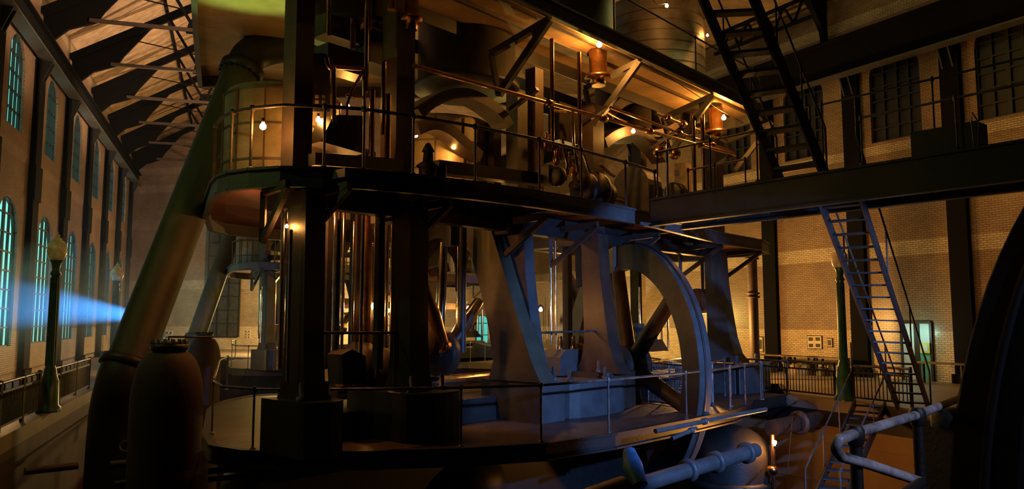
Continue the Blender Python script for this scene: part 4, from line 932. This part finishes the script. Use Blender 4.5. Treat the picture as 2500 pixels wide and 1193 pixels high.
for x, y, l in ((407, 808, 'upper small print on the end wall beside the distant lamp post'), (416, 808, 'upper small print on the end wall nearer the thin leaning pipe'), (407, 818, 'lower small print on the end wall beside the distant lamp post'), (416, 818, 'lower small print on the end wall nearer the thin leaning pipe')): frameE(x, x + 8, y, y + 8, l, 'paper')
for i in range(6):
    x, y = 601 + 7 * (i % 2), 806 + 7 * (i // 2); frameE(x, x + 5, y, y + 5, 'tiny print, %s of six on the end wall by the dark columns' % ['top row, first', 'top row, second', 'middle row, first', 'middle row, second', 'bottom row, first', 'bottom row, second'][i], 'paper')
# ---------------------------------------------------------------- bulbs
def bulb(p, label, r=.055, m='bulb', up=True):
    t = thing('light_bulb', p, label, 'light bulb', 'bare light bulbs')
    s_ = 1 if up else -1
    MB().lathe(p - UP * r * 1.1 * s_, UP * s_, [(r * math.sin(a), r - r * math.cos(a)) for a in [PI * k / 10 for k in range(8)]] + [(r * .45, r * 1.95), (r * .42, r * 2.3)], 14).build('glass', M[m], t)
    MB().lathe(p + UP * r * 1.2 * s_, UP * s_, [(r * .5, 0), (r * .55, r * .3), (r * .5, r * 1.3), (r * .2, r * 1.5)], 12).build('socket', M['socket'], t)
    return t
bulb(at_d(1463, 108, .45), 'bright bulb hanging under the highest gallery near the two copper rods', .075, 'bulbx')
bulb(at_d(1767, 287, .55), 'bright bulb hanging under the highest gallery by the upper stairs', .075, 'bulbx')
bulb(at_d(1546, 320, 1.15), 'bulb glowing on the arched frame above the gear guard', .06)
bulb(at_d(642, 308, 1.6) , 'bulb glowing against the riveted plate at the rounded gallery end', .06, 'bulbs')
bulb(at_d(777, 292, 1.95), 'bulb glowing in the gap below the slotted cover', .05, 'bulbs')
bulb(at_d(1108, 358, 3.1), 'bulb half hidden behind the lower arch in the first arched bay', .06)
bulb(at_d(1015, 330, 3.0), 'bulb hidden behind the brown column at the first arched bay', .05)
bulb(at_d(1628, 14, .6), 'bulb on the highest gallery near the top of the photo', .05, 'bulbs')
bulb(at_d(1727, 86, .6), 'small bulb on the highest gallery just before the upper stairs', .04, 'bulbs')
bulb(at_d(912, 747, 2.9), 'largest glowing bulb among the vertical rods', .06, 'bulbs')
bulb(at_d(860, 770, 3.1), 'lower glowing bulb among the vertical rods', .05, 'bulbs')
bulb(at_d(1143, 752, 2.9), 'bulb on a wire above the thick slanting rod', .045, 'bulbs')
bulb(at_d(1068, 768, 3.4), 'small bulb glowing between the slanting connecting rods', .04, 'bulbs')
bulb(at_d(1320, 755, 2.0), 'bulb hanging on a copper stem beside the pale front leg', .05, 'bulbs')
bulb(at_d(948, 758, 3.6), 'tiny bulb deep behind the vertical rods', .035, 'bulbs')
bulb(at_d(700, 552, 1.3), 'tiny orange bulb under the gallery at the first leg', .03, 'bulbs')
bulb(at_d(1746, 713, 2.5), 'tiny bulb between the flywheel rim and the blue lit leg', .03, 'bulbs')
bulb(at(1891, 1080, 20.4), 'bulb in the pit glowing against the concrete wall', .055, 'bulbx', False)
bulb(at_d(905, 25, 2.3), 'bulb glowing behind the copper pipes at the very top', .06, 'bulbx')
bulb(at_d(850, 262, 3.0), 'bulb hidden behind the pipe portal over the black hood', .05)
bulb(at_d(838, 512, 3.9), 'bulb tucked under the gallery behind the vertical rods', .05, 'bulb')
bulb(at_d(1240, 512, 3.0), 'bulb tucked under the gallery behind the broad slanting leg', .045, 'bulb')
bulb(at_d(1395, 560, 3.2), 'bulb under the gallery behind the dark red leg', .045, 'bulb')
# cable string under the top gallery
MB().tube([at_d(1380, 62, .3), at_d(1463, 92, .42), at_d(1548, 134, .3), at_d(1760, 270, .5), at_d(1815, 300, .5)], .012, 6).build('lamp_cable', M['black'], props=('black cable carrying the bulbs under the highest gallery', 'cable'))
MB().tube([at_d(1585, -10, .5), at_d(1605, 12, .5), at_d(1628, 8, .6)], .012, 6).build('lamp_cable', M['black'], props=('black cable looping to the bulb on the highest gallery', 'cable'))
# ---------------------------------------------------------------- lights of the hall
def point(name, p, col, W, r=.12):
    l = bpy.data.lights.new(name, 'POINT'); l.energy = W; l.color = col; l.shadow_soft_size = r; o = bpy.data.objects.new(name, l); COL.objects.link(o); o.location = p; return o
def spot(name, p, tgt, col, W, ang, blend=.5, r=.1):
    l = bpy.data.lights.new(name, 'SPOT'); l.energy = W; l.color = col; l.spot_size = math.radians(ang); l.spot_blend = blend; l.shadow_soft_size = r
    o = bpy.data.objects.new(name, l); COL.objects.link(o); o.location = p; o.rotation_euler = (V(tgt) - V(p)).to_track_quat('-Z', 'Y').to_euler(); return o
WARM = (1.0, .46, .10); YEL = (1.0, .62, .14)
point('floor_lamp_right', (7.6, 32.5, 2.2), WARM, 1700)
point('floor_lamp_mid', (3.2, 42, 2.6), YEL, 1500)
point('hall_lamp_right_top', (7.5, 24.5, 15.0), (.80, .85, .25), 150)
point('floor_lamp_end', (-15.5, 56, 3.0), (1.0, .64, .24), 5200)
point('floor_lamp_left', (-17.6, 36, 1.0), (1.0, .50, .16), 300)
point('floor_lamp_left_near', (-15.4, 24, .8), (1.0, .5, .18), 130)
spot('roof_uplight', (-17.0, 44, 11.0), (-20.5, 46, 20), (1.0, .66, .38), 3600, 135, .4)
spot('roof_uplight', (-10.6, 31, 12.0), (-16.5, 34, 21), (1.0, .66, .38), 4000, 130, .4)
spot('green_flood', (-5.8, 18.8, 5.6), (-5.8, 17.0, 9.8), (.5, .95, .2), 850, 60)
point('green_lamp_side', (-11.5, 12.0, 8.5), (.55, .85, .25), 230)
spot('blue_flood', (9.4, 9.4, 3.4), (3.9, 21.2, .4), (.20, .40, 1.0), 7000, 52, .3)
spot('rail_fill', (4.5, 1.2, 4.6), (2.5, 4.5, 1.8), (.6, .66, 1.0), 420, 40)  # unseen spot added just to brighten the near rail
dlp = Rpx(2240) + RN * .9
point('doorway_lamp', (dlp.x, dlp.y, 1.9), (.45, 1.0, .8), 30, .05)
c = at_d(748, 530, 2.7); point('nose_fill', c, (1.0, .34, .08), 190, .04)  # unseen light behind the first leg, added to light the gallery underside
c = recv[1][0] + OFF - n * 2.4; point('far_engine_fill', (c.x, c.y, 7.2), YEL, 420, .05)  # unseen light added so the engine behind shows between the rods
c = recv[0][0] + OFF - n * 2.2; point('far_engine_fill', (c.x, c.y, 3.6), YEL, 300, .05)  # second added light, lower on the engine behind
B0 = V((-13.87, 31.0, 2.45))
spot('blue_projector', B0, (-19.5, 29.6, 3.1), (.05, .36, 1.0), 15000, 25, .7, .05)
spot('blue_projector_far', B0, (-24.5, 46, 4.6), (.14, .40, 1.0), 5000, 50, .9, .05)
# haze by the windows
hz = MB(); hp = [Lp(16) + LN * 1.0, Lp(60) + LN * 1.0, Lp(60) + LN * 7, Lp(16) + LN * 7]
hz.ext([V((p.x, p.y, .05)) for p in hp], UP * 9.0)
hm = bpy.data.materials.new('haze'); hm.use_nodes = True; nt = hm.node_tree; nt.nodes.clear(); ou = nt.nodes.new('ShaderNodeOutputMaterial'); vs = nt.nodes.new('ShaderNodeVolumeScatter')
vs.inputs['Density'].default_value = .0016; vs.inputs['Anisotropy'].default_value = .2; vs.inputs['Color'].default_value = (.85, .92, 1, 1); nt.links.new(vs.outputs[0], ou.inputs['Volume'])
h = hz.build('haze', hm, props=('thin haze hanging along the tall windows', 'haze')); h['kind'] = 'stuff'
sm = MB(); sm.lathe((0, 0, -1), UP, [(math.sin(PI * k / 12), 1 - math.cos(PI * k / 12)) for k in range(13)], 24)
s_ = sm.build('smoke', bpy.data.materials.new('smoke'), base=(0, 0, 0), props=('drifting smoke lit blue by the projector beam before the tall windows', 'smoke')); s_['kind'] = 'stuff'
s_.location = (-17.6, 30.3, 3.0); s_.scale = (4.6, 2.6, 2.6); s_.rotation_euler = (0, 0, .29)
sm_ = s_.data.materials[0]; sm_.use_nodes = True; nt = sm_.node_tree; nt.nodes.clear(); ou = nt.nodes.new('ShaderNodeOutputMaterial'); vs = nt.nodes.new('ShaderNodeVolumeScatter'); vs.inputs['Anisotropy'].default_value = .1
tc = nt.nodes.new('ShaderNodeTexCoord'); gr = nt.nodes.new('ShaderNodeTexGradient'); gr.gradient_type = 'SPHERICAL'; nt.links.new(tc.outputs['Object'], gr.inputs[0])
nz = nt.nodes.new('ShaderNodeTexNoise'); nz.inputs['Scale'].default_value = 1.6; nz.inputs['Detail'].default_value = 3; mp = nt.nodes.new('ShaderNodeMapping'); mp.inputs['Scale'].default_value = (.6, 1.5, 2.5); nt.links.new(tc.outputs['Object'], mp.inputs[0]); nt.links.new(mp.outputs[0], nz.inputs['Vector'])
m1 = nt.nodes.new('ShaderNodeMath'); m1.operation = 'MULTIPLY'; nt.links.new(gr.outputs['Fac'], m1.inputs[0]); nt.links.new(nz.outputs['Fac'], m1.inputs[1])
m2 = nt.nodes.new('ShaderNodeMath'); m2.operation = 'MULTIPLY'; m2.inputs[1].default_value = .5; nt.links.new(m1.outputs[0], m2.inputs[0]); nt.links.new(m2.outputs[0], vs.inputs['Density']); nt.links.new(vs.outputs[0], ou.inputs['Volume'])
# ---------------------------------------------------------------- world and view
w = bpy.data.worlds.new('night'); SC.world = w; w.use_nodes = True; bg = w.node_tree.nodes['Background']; bg.inputs[0].default_value = (.02, .022, .03, 1); bg.inputs[1].default_value = .05
SC.view_settings.view_transform = 'Standard'; SC.view_settings.look = 'None'; SC.view_settings.exposure = 0.0; SC.view_settings.gamma = 1.0; SC.view_settings.use_curve_mapping = False
SC.cycles.use_denoising = True; SC.cycles.max_bounces = 4; SC.cycles.use_adaptive_sampling = True; SC.cycles.adaptive_threshold = .04; SC.cycles.diffuse_bounces = 2; SC.cycles.glossy_bounces = 2; SC.cycles.volume_bounces = 0; SC.cycles.sample_clamp_indirect = 3.0; SC.cycles.use_light_tree = True
for o in SC.objects:
    if 'org_' in o: del o['org_']
